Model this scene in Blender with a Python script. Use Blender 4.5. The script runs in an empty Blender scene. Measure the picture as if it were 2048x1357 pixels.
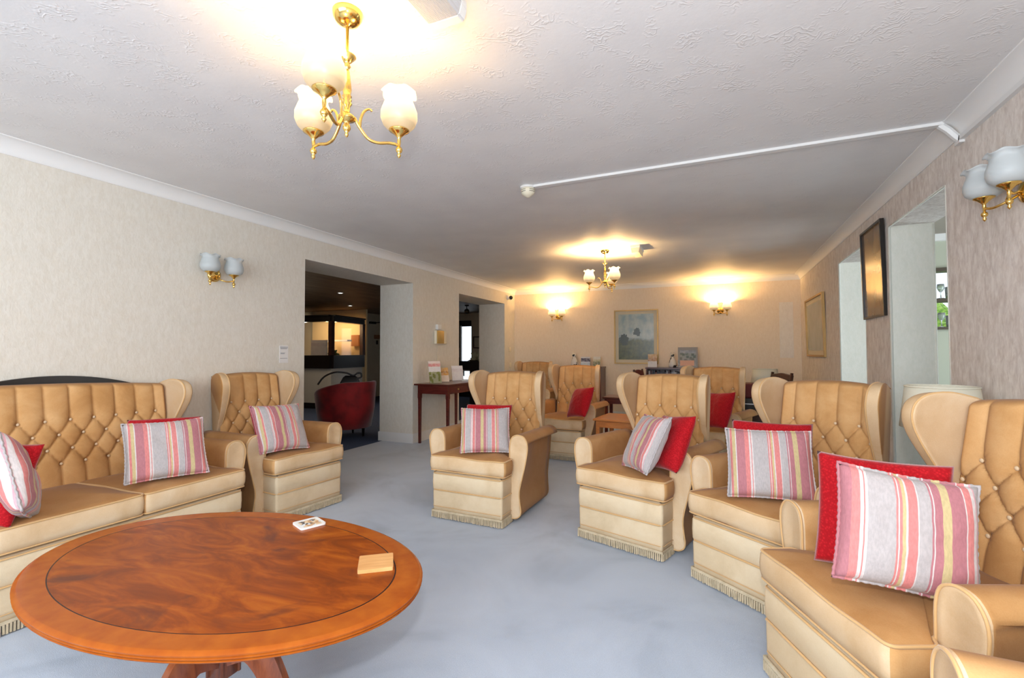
import bpy, bmesh, math, random
from mathutils import Vector, Matrix, Euler, noise
random.seed(7)
S = bpy.context.scene
C = S.collection
PI = math.pi
R = math.radians

# ------------------------------------------------------------------ camera
PITCH, YAW, ROLL, CAMZ = .0278, .413, -.0023, 1.2
def cam_dir(u, v, w):
    c, s = math.cos(ROLL), math.sin(ROLL); u, v = u*c-v*s, u*s+v*c
    c, s = math.cos(PITCH), math.sin(PITCH); v, w = v*c+w*s, -v*s+w*c
    c, s = math.cos(YAW), math.sin(YAW)
    return Vector((u*c-w*s, u*s+w*c, v))
cd = bpy.data.cameras.new('camera'); cam = bpy.data.objects.new('camera', cd); C.objects.link(cam)
rx, uy, fz = cam_dir(1,0,0), cam_dir(0,1,0), cam_dir(0,0,1)
M = Matrix.Identity(4)
for i in range(3):
    M[i][0], M[i][1], M[i][2] = rx[i], uy[i], -fz[i]
M[2][3] = CAMZ
cam.matrix_world = M
cd.sensor_width = 36; cd.lens = 943.18/2048*36; cd.clip_start = .05; cd.clip_end = 200
S.camera = cam

# ------------------------------------------------------------------ world, lights, exposure
S.view_settings.view_transform = 'Standard'; S.view_settings.look = 'None'
S.view_settings.exposure = 0.08; S.view_settings.gamma = 1; S.view_settings.use_curve_mapping = False
wd = bpy.data.worlds.new('sky'); S.world = wd; wd.use_nodes = True
bg = wd.node_tree.nodes['Background']; bg.inputs[0].default_value = (.80, .90, 1.0, 1); bg.inputs[1].default_value = 1.6

def light(name, kind, loc, energy, color=(1,1,1), size=.1, size_y=None, rot=(0,0,0), spot=None):
    l = bpy.data.lights.new(name, kind); l.energy = energy; l.color = color
    if kind == 'AREA':
        l.size = size
        if size_y: l.shape = 'RECTANGLE'; l.size_y = size_y
    else: l.shadow_soft_size = size
    if spot: l.spot_size = R(spot); l.spot_blend = .8
    o = bpy.data.objects.new(name, l); C.objects.link(o); o.location = loc; o.rotation_euler = rot
    return o
# the photographer's flash, on top of the camera
light('camera_flash', 'POINT', (.0, -.03, 1.43), 58, (1.0, .98, .97), .03)
# added daylight-tinted fill, unseen behind the camera, to even out the flash falloff
light('fill_behind', 'AREA', (-1.0, -2.1, 1.55), 122, (.86, .93, 1.0), 3.6, 1.5, (R(90), 0, 0))
# daylight in the servery through the openings on the right
light('daylight_servery', 'AREA', (3.3, 5.0, 1.7), 62, (.86, .96, 1.0), 2.6, 1.4, (0, R(90), 0))
light('lobby_glow', 'AREA', (-7.2, 6.0, 2.2), 12, (1.0, .78, .55), 2.0, 2.0, (0, 0, 0))

# ------------------------------------------------------------------ materials
def mat(name, col, rough=.6, metal=0, spec=None, sheen=0):
    m = bpy.data.materials.new(name); m.use_nodes = True
    b = m.node_tree.nodes['Principled BSDF']
    b.inputs['Base Color'].default_value = (*col, 1); b.inputs['Roughness'].default_value = rough
    b.inputs['Metallic'].default_value = metal
    if spec is not None: b.inputs['Specular IOR Level'].default_value = spec
    if sheen: b.inputs['Sheen Weight'].default_value = sheen; b.inputs['Sheen Roughness'].default_value = .4
    return m
def N(m, t, **kw):
    n = m.node_tree.nodes.new(t)
    for k, v in kw.items(): setattr(n, k, v)
    return n
def L(m, a, b): m.node_tree.links.new(a, b)
def bsdf(m): return m.node_tree.nodes['Principled BSDF']
def coord(m, scale=(1,1,1), kind='Object', rot=(0,0,0)):
    t = N(m, 'ShaderNodeTexCoord'); mp = N(m, 'ShaderNodeMapping')
    mp.inputs['Scale'].default_value = scale; mp.inputs['Rotation'].default_value = rot
    L(m, t.outputs[kind], mp.inputs[0]); return mp.outputs[0]
def nz(m, vec, scale, detail=3, rough=.5, dist=0):
    n = N(m, 'ShaderNodeTexNoise'); n.inputs['Scale'].default_value = scale; n.inputs['Detail'].default_value = detail
    n.inputs['Roughness'].default_value = rough; n.inputs['Distortion'].default_value = dist
    L(m, vec, n.inputs['Vector']); return n.outputs['Fac']
def ramp(m, fac, stops, interp='LINEAR'):
    r = N(m, 'ShaderNodeValToRGB'); cr = r.color_ramp; cr.interpolation = interp
    while len(cr.elements) < len(stops): cr.elements.new(.5)
    for e, (p, c) in zip(cr.elements, stops): e.position = p; e.color = (*c, 1)
    L(m, fac, r.inputs[0]); return r.outputs[0]
def mixc(m, fac, a, b, mode='MIX'):
    n = N(m, 'ShaderNodeMix', data_type='RGBA', blend_type=mode)
    for s, v in ((n.inputs[0], fac), (n.inputs[6], a), (n.inputs[7], b)):
        if hasattr(v, 'links'): L(m, v, s)
        elif isinstance(v, tuple): s.default_value = (*v, 1)
        else: s.default_value = v
    return n.outputs[2]
def base(m, sock): L(m, sock, bsdf(m).inputs['Base Color'])
def bump(m, h, strength=.3, dist=.01):
    n = N(m, 'ShaderNodeBump'); n.inputs['Strength'].default_value = strength; n.inputs['Distance'].default_value = dist
    L(m, h, n.inputs['Height']); L(m, n.outputs[0], bsdf(m).inputs['Normal'])
def math_(m, op, a, b=0.):
    n = N(m, 'ShaderNodeMath', operation=op)
    for s, v in ((n.inputs[0], a), (n.inputs[1], b)):
        if hasattr(v, 'links'): L(m, v, s)
        else: s.default_value = v
    return n.outputs[0]

def wallpaper(name, a, b, sx=1.):
    m = mat(name, a, .75, spec=.25)
    v = coord(m, (4*sx, 4*sx, 1.5*sx)); f = nz(m, v, 9, 5, .65, .4)
    v2 = coord(m, (1.6*sx, 1.6*sx, .7*sx)); f2 = nz(m, v2, 40, 4, .6, .8)
    mx = math_(m, 'ADD', math_(m, 'MULTIPLY', f, .55), math_(m, 'MULTIPLY', f2, .45))
    base(m, ramp(m, mx, [(.38, a), (.60, b)])); bump(m, f2, .35, .004)
    return m
M_wall = wallpaper('cream_wallpaper', (.70, .655, .57), (.77, .735, .66))
M_wallr = wallpaper('pinkish_wallpaper', (.62, .55, .50), (.83, .78, .73), .6)
M_wallb = wallpaper('back_wallpaper', (.82, .69, .53), (.87, .75, .60))
M_jamb = wallpaper('pale_grey_green_wallpaper', (.78, .79, .71), (.84, .84, .77))
M_white = mat('white_gloss_paint', (.78, .78, .77), .6)
M_cove = mat('white_cove_paint', (.84, .84, .83), .6)
m = M_ceil = mat('swirl_textured_ceiling', (.80, .80, .80), .55, spec=.4)
v = coord(m, (1, 1, 1))
n1 = nz(m, v, 3.2, 2, .5, 0)
w = N(m, 'ShaderNodeTexWave', wave_type='RINGS', rings_direction='SPHERICAL'); w.inputs['Scale'].default_value = 16
w.inputs['Distortion'].default_value = 22; w.inputs['Detail'].default_value = 2.5; w.inputs['Detail Scale'].default_value = 1.1
L(m, v, w.inputs['Vector'])
msk = ramp(m, nz(m, v, 9, 3, .55), [(.50, (0,0,0)), (.62, (1,1,1))])
h = math_(m, 'ADD', math_(m, 'MULTIPLY', math_(m, 'POWER', w.outputs['Fac'], 3.), msk), math_(m, 'MULTIPLY', nz(m, v, 38, 4, .6), .35))
bump(m, h, .30, .005)
base(m, ramp(m, n1, [(.3, (.78, .78, .785)), (.7, (.83, .83, .83))]))
m = M_carpet = mat('blue_grey_carpet', (.3, .36, .45), .95, spec=.1, sheen=.35)
v = coord(m); a = nz(m, v, 1.6, 4, .6, .6); b_ = nz(m, v, 420, 2, .6)
c1 = ramp(m, a, [(.30, (.29, .35, .44)), (.48, (.44, .515, .63)), (.72, (.53, .61, .73))])
base(m, mixc(m, .35, c1, ramp(m, b_, [(.3, (.25, .30, .38)), (.7, (.68, .76, .89))]))); bump(m, b_, .5, .003)
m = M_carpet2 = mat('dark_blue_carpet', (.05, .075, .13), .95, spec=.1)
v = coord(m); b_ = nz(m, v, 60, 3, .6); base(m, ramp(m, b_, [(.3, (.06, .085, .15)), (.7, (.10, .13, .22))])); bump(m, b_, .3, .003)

def velvet(name, lo, mid, hi, edge):
    m = mat(name, mid, .85, spec=.12, sheen=.12)
    v = coord(m); big = nz(m, v, 4.5, 4, .6, .5); fine = nz(m, v, 260, 2, .5)
    c = ramp(m, big, [(.30, lo), (.50, mid), (.70, hi)])
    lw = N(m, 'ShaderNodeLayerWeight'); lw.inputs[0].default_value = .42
    c = mixc(m, ramp(m, lw.outputs['Facing'], [(.15, (0,0,0)), (.85, (1,1,1))]), c, edge)  # darkens side faces in the colour, deepening the flash falloff
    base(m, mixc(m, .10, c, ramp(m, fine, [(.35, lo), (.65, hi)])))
    bump(m, fine, .25, .002); return m
# one velvet: flash and nap sheen painted in as paler copies for front faces
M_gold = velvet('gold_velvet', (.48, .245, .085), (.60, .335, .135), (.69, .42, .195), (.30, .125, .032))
M_pale = velvet('flashlit_pale_velvet', (.62, .425, .24), (.71, .52, .32), (.77, .61, .42), (.47, .28, .125))
m = M_skirt = velvet('flashlit_skirt_velvet', (.64, .50, .32), (.73, .59, .40), (.78, .66, .475), (.54, .37, .20))
M_pipe = mat('gold_piping', (.66, .41, .18), .7, sheen=.3)
m = M_fringe = mat('beige_bullion_fringe', (.60, .50, .34), .9)
v = coord(m); base(m, ramp(m, nz(m, v, 30, 3), [(.3, (.50, .41, .27)), (.7, (.68, .57, .40))]))
M_button = mat('covered_button', (.74, .56, .36), .6, sheen=.1)
m = M_red = mat('bright_red_wool', (.50, .006, .012), .8, spec=.2, sheen=.3)
v = coord(m, (1,1,1)); vr = N(m, 'ShaderNodeTexVoronoi'); vr.inputs['Scale'].default_value = 130; L(m, v, vr.inputs['Vector'])
base(m, ramp(m, vr.outputs['Distance'], [(.0, (.60, .012, .02)), (.6, (.36, .003, .008))])); bump(m, vr.outputs['Distance'], -.5, .004)
def stripe_mat(name, flip=False, shift=0.):
    m = mat(name, (.8, .7, .7), .8, spec=.2, sheen=.15)
    t = N(m, 'ShaderNodeTexCoord'); sx = N(m, 'ShaderNodeSeparateXYZ'); L(m, t.outputs['Object'], sx.inputs[0])
    x = math_(m, 'ADD', math_(m, 'MULTIPLY', sx.outputs[0], (-2.45 if flip else 2.45)), .5+shift)
    x = math_(m, 'FRACT', x)
    g = (.46, .425, .425); ye = (.58, .47, .25); mv = (.46, .19, .215); co = (.66, .235, .225); wh = (.66, .60, .585); rs = (.72, .38, .42)
    st = [(0, ye), (.035, wh), (.045, mv), (.135, co), (.18, wh), (.20, co), (.21, wh), (.225, g), (.385, co), (.395, wh), (.405, co), (.42, ye), (.44, wh),
          (.45, co), (.505, wh), (.515, g), (.585, mv), (.595, wh), (.605, mv), (.65, ye), (.70, mv), (.79, wh), (.797, co), (.84, wh), (.865, rs), (.872, g), (.965, wh), (.975, co)]
    while len(st) > 32: st.pop()
    c = ramp(m, x, st, 'CONSTANT')
    v = coord(m, (1, 1, .35)); f = nz(m, v, 170, 3, .6)
    c = mixc(m, .22, c, mixc(m, 1., c, ramp(m, f, [(.35, (.55, .55, .55)), (.65, (1.25, 1.25, 1.25))]), 'MULTIPLY'))
    base(m, c); bump(m, f, .15, .002); return m
M_stripe = stripe_mat('pink_striped_cotton'); M_stripe2 = stripe_mat('pink_striped_cotton_reversed', True, .12); M_stripe3 = stripe_mat('pink_striped_cotton_offset', False, -.10)
M_brass = mat('polished_brass', (.83, .56, .17), .16, 1)
M_brassd = mat('aged_brass', (.55, .36, .12), .3, 1)
M_dark = mat('black_stained_wood', (.012, .009, .008), .3)
M_bookd = mat('black_plastic', (.012, .012, .015), .35)
def wood(name, a, b, c, rough=.3, sc=(1, 9, 9), coat=.3):
    m = mat(name, b, rough); bsdf(m).inputs['Coat Weight'].default_value = coat; bsdf(m).inputs['Coat Roughness'].default_value = .15
    v = coord(m, sc); f = nz(m, v, 3.5, 5, .65, 1.2)
    base(m, ramp(m, f, [(.3, a), (.5, b), (.7, c)])); return m
M_mahog = wood('dark_mahogany', (.055, .008, .006), (.10, .014, .010), (.15, .025, .016))
M_leg = wood('reddish_table_leg_wood', (.15, .035, .012), (.26, .065, .022), (.36, .10, .03), .28, (7, 7, 1.5))
M_orange = wood('orange_stained_pine', (.42, .13, .03), (.55, .19, .045), (.64, .25, .07), .35)
M_oakd = wood('dark_chair_wood', (.03, .01, .007), (.05, .015, .01), (.08, .02, .014), .4)
M_reddark = mat('dark_red_chair_cover', (.10, .008, .008), .7)
M_tub = mat('crimson_velvet', (.30, .006, .009), .8, sheen=.5)
v = coord(M_tub); base(M_tub, ramp(M_tub, nz(M_tub, v, 5, 3), [(.35, (.17, .003, .006)), (.65, (.34, .008, .011))]))
M_black = mat('black_leather', (.012, .011, .012), .35)
M_blackm = mat('black_enamel', (.01, .01, .01), .3)
M_cream = mat('cream_plastic', (.80, .74, .58), .45)
M_whitep = mat('white_plastic', (.80, .80, .78), .45)
M_grey = mat('grey_end_plastic', (.55, .53, .52), .5)
M_paper = mat('white_paper', (.82, .80, .78), .7)
M_lampsh = mat('cream_lampshade', (.80, .77, .63), .8); bsdf(M_lampsh).inputs['Subsurface Weight'].default_value = .0
M_coastw = mat('bleached_pine_block', (.68, .36, .13), .5)
v = coord(M_coastw, (2, 14, 2)); base(M_coastw, ramp(M_coastw, nz(M_coastw, v, 5, 4), [(.3, (.62, .30, .10)), (.7, (.76, .43, .17))]))
def glass_shade(name, lit):
    m = bpy.data.materials.new(name); m.use_nodes = True; nt = m.node_tree; nt.nodes.clear()
    out = N(m, 'ShaderNodeOutputMaterial'); p = N(m, 'ShaderNodeBsdfPrincipled')
    p.inputs['Roughness'].default_value = .35
    p.inputs['Base Color'].default_value = ((.40, .33, .22, 1) if lit else (.80, .84, .85, 1))
    tl = N(m, 'ShaderNodeBsdfTranslucent'); tl.inputs[0].default_value = (.95, .80, .62, 1) if lit else (.75, .80, .82, 1)
    mx = N(m, 'ShaderNodeMixShader'); mx.inputs[0].default_value = (.0 if lit else .45); L(m, p.outputs[0], mx.inputs[1]); L(m, tl.outputs[0], mx.inputs[2])
    tr = N(m, 'ShaderNodeBsdfTransparent'); m2 = N(m, 'ShaderNodeMixShader'); m2.inputs[0].default_value = .07 if lit else .10
    L(m, mx.outputs[0], m2.inputs[1]); L(m, tr.outputs[0], m2.inputs[2])
    if lit:
        # frosted glass glowing from the lamp inside it, hottest round the bulb
        t = N(m, 'ShaderNodeTexCoord'); sp = N(m, 'ShaderNodeSeparateXYZ'); L(m, t.outputs['Object'], sp.inputs[0])
        g = N(m, 'ShaderNodeMapRange'); g.inputs[1].default_value = .02; g.inputs[2].default_value = .11; g.inputs[3].default_value = .30; g.inputs[4].default_value = 2.4
        L(m, sp.outputs[2], g.inputs[0]); p.inputs['Emission Color'].default_value = (1.0, .70, .36, 1); L(m, g.outputs[0], p.inputs['Emission Strength'])
    L(m, m2.outputs[0], out.inputs[0]); return m
M_shl = glass_shade('lit_frosted_glass', True); M_shu = glass_shade('grey_frosted_glass', False)
M_bulb = mat('glowing_bulb', (1, .9, .7)); bsdf(M_bulb).inputs['Emission Color'].default_value = (1, .82, .55, 1); bsdf(M_bulb).inputs['Emission Strength'].default_value = 14
M_bulbu = mat('unlit_white_bulb', (.9, .88, .75), .3)
m = M_glass = bpy.data.materials.new('clear_glass'); m.use_nodes = True; nt = m.node_tree; nt.nodes.clear()
out = N(m, 'ShaderNodeOutputMaterial'); tr = N(m, 'ShaderNodeBsdfTransparent'); gl = N(m, 'ShaderNodeBsdfGlossy'); gl.inputs['Roughness'].default_value = .03
fr = N(m, 'ShaderNodeLayerWeight'); fr.inputs[0].default_value = .5; mx = N(m, 'ShaderNodeMixShader'); L(m, math_(m, 'ADD', math_(m, 'MULTIPLY', math_(m, 'POWER', fr.outputs['Facing'], 5.), .9), .04), mx.inputs[0])
L(m, tr.outputs[0], mx.inputs[1]); L(m, gl.outputs[0], mx.inputs[2]); L(m, mx.outputs[0], out.inputs[0])

# ------------------------------------------------------------------ mesh helpers
def obj(name, bm, m, parent=None, smooth=True, loc=None, rot=None):
    me = bpy.data.meshes.new(name); bmesh.ops.recalc_face_normals(bm, faces=bm.faces); bm.to_mesh(me); bm.free()
    for mm in (m if isinstance(m, (list, tuple)) else [m]): me.materials.append(mm)
    if smooth:
        for p in me.polygons: p.use_smooth = True
    o = bpy.data.objects.new(name, me); C.objects.link(o)
    if parent: o.parent = parent
    if loc: o.location = loc
    if rot: o.rotation_euler = rot
    return o
def auto(o, ang=35):
    me = o.data
    bm = bmesh.new(); bm.from_mesh(me)
    for e in bm.edges:
        if len(e.link_faces) == 2 and e.calc_face_angle(0) > R(ang): e.smooth = False
    bm.to_mesh(me); bm.free(); return o
def thing(name, label, cat, loc=(0,0,0), rz=0, group=None):
    o = bpy.data.objects.new(name, None); C.objects.link(o); o.location = loc; o.rotation_euler = (0, 0, rz)
    o.empty_display_size = .1; return tag(o, label, cat, group)
def tag(o, label, cat, group=None):
    o['label'] = label; o['category'] = cat
    if group: o['group'] = group
    return o
def struct(name, bm, m, smooth=False):
    o = obj(name, bm, m, None, smooth); o['kind'] = 'structure'; return o
def dup(root, loc=None, rz=None, label=None):
    r = root.copy(); C.objects.link(r)
    if loc is not None: r.location = loc
    if rz is not None: r.rotation_euler = (0, 0, rz)
    if label: r['label'] = label
    for ch in list(root.children):
        c = ch.copy(); C.objects.link(c); c.parent = r
        for g in list(ch.children):
            d = g.copy(); C.objects.link(d); d.parent = c
    return r
def box(bm, lo, hi, mi=0):
    vs = [bm.verts.new((x, y, z)) for x in (lo[0], hi[0]) for y in (lo[1], hi[1]) for z in (lo[2], hi[2])]
    for q in ((0,1,3,2), (4,6,7,5), (0,4,5,1), (2,3,7,6), (0,2,6,4), (1,5,7,3)):
        f = bm.faces.new([vs[i] for i in q]); f.material_index = mi
    return vs
def bbox_bm(lo, hi, bev=0, seg=2):
    bm = bmesh.new(); box(bm, lo, hi)
    if bev: bmesh.ops.bevel(bm, geom=bm.edges[:], offset=bev, segments=seg, affect='EDGES', profile=.6)
    return bm
def lathe(bm, prof, seg=24, c=(0,0,0), sx=1, sy=1, cap=True, wob=None):
    rings = []
    for i, (r, z) in enumerate(prof):
        ring = []
        for k in range(seg):
            a = 2*PI*k/seg; rr, zz = (r, z) if wob is None else wob(r, z, a, i)
            ring.append(bm.verts.new((c[0]+rr*sx*math.cos(a), c[1]+rr*sy*math.sin(a), c[2]+zz)))
        rings.append(ring)
    for i in range(len(rings)-1):
        for k in range(seg): bm.faces.new((rings[i][k], rings[i][(k+1)%seg], rings[i+1][(k+1)%seg], rings[i+1][k]))
    if cap:
        if prof[0][0] > 1e-5: bm.faces.new(rings[0][::-1])
        if prof[-1][0] > 1e-5: bm.faces.new(rings[-1])
    return rings
def tube(bm, pts, r, seg=8, closed=False, flat=1.):
    pts = [Vector(p) for p in pts]; n = len(pts); rings = []; up = Vector((0, 0, 1)); prev = None
    for i, p in enumerate(pts):
        t = (pts[(i+1) % n]-pts[i-1]) if closed else (pts[min(i+1, n-1)]-pts[max(i-1, 0)])
        t.normalize()
        if prev is None: a = t.orthogonal().normalized()
        else:
            a = prev-t*prev.dot(t)
            a = a.normalized() if a.length > 1e-6 else t.orthogonal().normalized()
        prev = a; b = t.cross(a); rr = r[i] if isinstance(r, (list, tuple)) else r
        rings.append([bm.verts.new(p+(a*math.cos(2*PI*k/seg)+b*math.sin(2*PI*k/seg)*flat)*rr) for k in range(seg)])
    m_ = n if closed else n-1
    for i in range(m_):
        A, B = rings[i], rings[(i+1) % n]
        for k in range(seg):
            bm.faces.new((A[k], A[(k+1)%seg], B[(k+1)%seg], B[k]))
    if not closed: bm.faces.new(rings[0][::-1]); bm.faces.new(rings[-1])
def prism(bm, outline, f0, f1):
    """outline: 2-D pts; f0/f1 map a 2-D pt to the two 3-D ends"""
    A = [bm.verts.new(f0(*p)) for p in outline]; B = [bm.verts.new(f1(*p)) for p in outline]; n = len(outline)
    bm.faces.new(A[::-1]); bm.faces.new(B)
    for i in range(n): bm.faces.new((A[i], A[(i+1)%n], B[(i+1)%n], B[i]))
    return A, B
def smooth_loop(pts, sub=4, closed=True):
    out = []; n = len(pts)
    for i in range(n if closed else n-1):
        p0, p1, p2, p3 = (pts[(i-1) % n], pts[i], pts[(i+1) % n], pts[(i+2) % n]) if closed else (pts[max(i-1, 0)], pts[i], pts[i+1], pts[min(i+2, n-1)])
        for k in range(sub):
            t = k/sub
            out.append(tuple(.5*((2*b)+(c-a)*t+(2*a-5*b+4*c-d)*t*t+(-a+3*b-3*c+d)*t**3) for a, b, c, d in zip(p0, p1, p2, p3)))
    if not closed: out.append(tuple(pts[-1]))
    return out
def round_poly(pts, r, seg=4):
    """round the corners of a 2-D polygon"""
    out = []; n = len(pts)
    for i in range(n):
        p = Vector(pts[i]); a = Vector(pts[i-1])-p; b = Vector(pts[(i+1) % n])-p
        rr = min(r, a.length*.45, b.length*.45); a.normalize(); b.normalize()
        s, e = p+a*rr, p+b*rr
        for k in range(seg+1):
            t = k/seg; q = s*(1-t)**2+p*2*t*(1-t)+e*t*t; out.append((q.x, q.y))
    return out
def resample(pts, step):
    out = []; n = len(pts)
    for i in range(n):
        a, b = Vector(pts[i]), Vector(pts[(i+1) % n]); k = max(1, int((b-a).length/step))
        for j in range(k): out.append(tuple(a.lerp(b, j/k)))
    return out
def ring_solid(bm, outline, levels, centre):
    """levels: (normal_offset, scale_to_centre, z); stacked rings, closed at both ends"""
    n = len(outline); nr = []
    for i in range(n):
        t = Vector(outline[(i+1) % n])-Vector(outline[i-1]); nr.append(Vector((t.y, -t.x)).normalized())
    area = sum(outline[i][0]*outline[(i+1) % n][1]-outline[(i+1) % n][0]*outline[i][1] for i in range(n))
    sg = 1 if area > 0 else -1
    rings = []
    for off, sc, z in levels:
        ring = []
        for i, p in enumerate(outline):
            q = Vector(p)+nr[i]*off*sg; q = Vector(centre)+(q-Vector(centre))*sc
            ring.append(bm.verts.new((q.x, q.y, z)))
        rings.append(ring)
    for A, B in zip(rings, rings[1:]):
        for i in range(n): bm.faces.new((A[i], A[(i+1)%n], B[(i+1)%n], B[i]))
    bm.faces.new(rings[0][::-1]); bm.faces.new(rings[-1])
    return rings

# ================================================================== the setting
XL, XR, YB, HC, XI = -3.7134, 1.1916, 8.6076, 2.421, -4.256
YF = -2.6
DTOP = 2.120
bm = bmesh.new(); box(bm, (-4.2, YF-.1, -.1), (XR+.02, YB+.1, 0)); struct('floor', bm, M_carpet)
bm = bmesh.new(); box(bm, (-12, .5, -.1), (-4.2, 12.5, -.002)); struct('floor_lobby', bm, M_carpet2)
bm = bmesh.new(); box(bm, (XR+.02, 1.5, -.1), (5.0, 6.5, 0)); struct('floor_servery', bm, M_carpet)
bm = bmesh.new(); box(bm, (XL-.1, YF-.1, HC), (XR+.1, YB+.1, HC+.1)); struct('ceiling', bm, M_ceil)
bm = bmesh.new()
box(bm, (XI, YF, 0), (XL, 3.411, HC)); box(bm, (XI, 5.2, 0), (XL, 6.41, HC)); box(bm, (XI, 8.123, 0), (XL, YB+.1, HC))
box(bm, (XI, 3.411, DTOP), (XL, 5.2, HC)); box(bm, (XI, 6.41, DTOP), (XL, 8.123, HC))
struct('wall_left', bm, M_wall)
bm = bmesh.new(); box(bm, (XL, YB, 0), (XR+.5, YB+.12, HC)); struct('wall_back', bm, M_wallb)
DR = 2.15
def jamb(name, lo, hi):
    bm = bmesh.new(); box(bm, lo, hi); struct(name, bm, M_jamb)
bm = bmesh.new(); XO = 1.470
for y0, y1, z0 in ((YF, 3.42, 0), (4.414, 5.048, 0), (6.046, YB, 0), (3.42, 4.414, DR), (5.048, 6.046, DR)):
    box(bm, (XR, y0, z0), (XO, y1, HC))
struct('wall_right', bm, M_wallr)
# paler lining paper inside the two right-hand openings, with rounded corner beads
for i, (ya, yb) in enumerate(((3.42, 4.414), (5.048, 6.046))):
    bm = bmesh.new(); box(bm, (XR+.006, yb-.004, 0), (XO-.004, yb+.001, DR)); box(bm, (XR+.006, ya-.001, 0), (XO-.004, ya+.004, DR))
    o = struct('trim_%d' % (20+i), bm, M_jamb)
    bm = bmesh.new()
    tube(bm, [(XR+.006, ya+.002, 0), (XR+.006, ya+.002, DR-.008), (XR+.006, yb-.002, DR-.008), (XR+.006, yb-.002, 0)], .009, 8)
    tube(bm, [(XO-.01, yb-.002, 0), (XO-.01, yb-.002, DR-.01)], .008, 8)
    struct('trim_%d' % (22+i), bm, M_jamb, True)
# unseen wall behind the camera, with a window added to let fill light in
bm = bmesh.new()
box(bm, (XL, YF-.12, 0), (XR, YF, .75)); box(bm, (XL, YF-.12, 2.2), (XR, YF, HC)); box(bm, (XL, YF-.12, .75), (-3.2, YF, 2.2)); box(bm, (.9, YF-.12, .75), (XR, YF, 2.2))
struct('wall_front', bm, M_wall)
bm = bmesh.new()
for x in (-3.2, -2.2, -1.15, -.1, .86): box(bm, (x, YF-.09, .75), (x+.045, YF-.03, 2.2))
box(bm, (-3.2, YF-.09, .75), (.9, YF-.03, .80)); box(bm, (-3.2, YF-.09, 2.15), (.9, YF-.03, 2.2))
struct('fill_window_1', bm, M_white)
bm = bmesh.new(); box(bm, (-3.2, YF-.065, .8), (.9, YF-.06, 2.15)); struct('fill_window_2', bm, M_glass)
# coved cornice
def cove(name, p0, p1, inward, ext0=0, ext1=0):
    bm = bmesh.new(); d = .086; pr = [(0, 0), (0, -d), (.006, -d), (.006, -d+.004)]
    for k in range(9):
        a = k/8*PI/2; pr.append((.008+(d-.010)*(1-math.cos(a)), -d+.006+(d-.012)*math.sin(a)))
    pr += [(d, -.004), (d, 0)]
    p0, p1, n = Vector(p0), Vector(p1), Vector(inward); t = (p1-p0).normalized()
    prism(bm, pr, lambda a, b: p0+t*ext0*a+n*a+Vector((0, 0, b)), lambda a, b: p1-t*ext1*a+n*a+Vector((0, 0, b)))
    o = struct(name, bm, M_cove, True); auto(o, 30); return o
cove('trim_1', (XL, YF, HC), (XL, YB, HC), (1, 0, 0), 1, 1)
cove('trim_2', (XR, YF, HC), (XR, YB, HC), (-1, 0, 0), 1, 1)
cove('trim_3', (XL, YB, HC), (XR, YB, HC), (0, -1, 0), 1, 1)
# skirting boards
def skirting(name, segs):
    bm = bmesh.new()
    for lo, hi in segs: box(bm, lo, hi)
    bmesh.ops.bevel(bm, geom=[e for e in bm.edges if all(v.co.z > .11 for v in e.verts)], offset=.006, segments=2, affect='EDGES')
    return struct(name, bm, M_white)
t_ = .014
skirting('baseboard_left', [((XL, YF, 0), (XL+t_, 3.411, .125)), ((XL, 5.2, 0), (XL+t_, 6.41, .125)), ((XL, 8.123, 0), (XL+t_, YB, .125)),
    ((XI-t_, 5.2-t_, 0), (XL+t_, 5.2, .125)), ((XI-t_, 8.123-t_, 0), (XL+t_, 8.123, .125))])
skirting('baseboard_right', [((XR-t_, YF, 0), (XR, 3.42, .125)), ((XR-t_, 4.414, 0), (XR, 5.048, .125)), ((XR-t_, 6.046, 0), (XR, YB, .125))])
skirting('baseboard_back', [((XL, YB-t_, 0), (XR, YB, .125))])

# ---- lobby beyond the left openings
M_lobc = mat('dim_brown_ceiling_boards', (.23, .145, .09), .55)  # brown stands for dim warm light, painted into the ceiling colour
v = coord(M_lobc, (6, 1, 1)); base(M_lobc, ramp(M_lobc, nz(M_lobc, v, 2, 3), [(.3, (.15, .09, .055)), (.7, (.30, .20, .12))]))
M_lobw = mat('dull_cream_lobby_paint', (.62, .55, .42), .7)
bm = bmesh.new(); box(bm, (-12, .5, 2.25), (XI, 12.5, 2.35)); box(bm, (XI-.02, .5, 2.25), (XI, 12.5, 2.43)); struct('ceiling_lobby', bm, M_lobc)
bm = bmesh.new(); box(bm, (-12, .4, 0), (XI, .5, 2.3)); box(bm, (-12.1, .4, 0), (-12, 12.6, 2.3)); struct('wall_lobby_left', bm, M_lobw)
bm = bmesh.new()
box(bm, (-8.75, 9.2, 0), (-8.6, 11.2, 2.25)); box(bm, (-12, 9.05, 0), (-8.6, 9.2, 2.25))
box(bm, (-8.75, 11.2, 0), (-6.75, 11.35, 2.25)); box(bm, (-6.05, 11.1, 0), (XI+.3, 11.25, 2.25)); box(bm, (-6.75, 11.2, 2.06), (-6.05, 11.35, 2.25))
box(bm, (XI, YB+.1, 0), (XI+.12, 11.3, 2.25))
struct('wall_lobby_back', bm, M_lobw)
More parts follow.
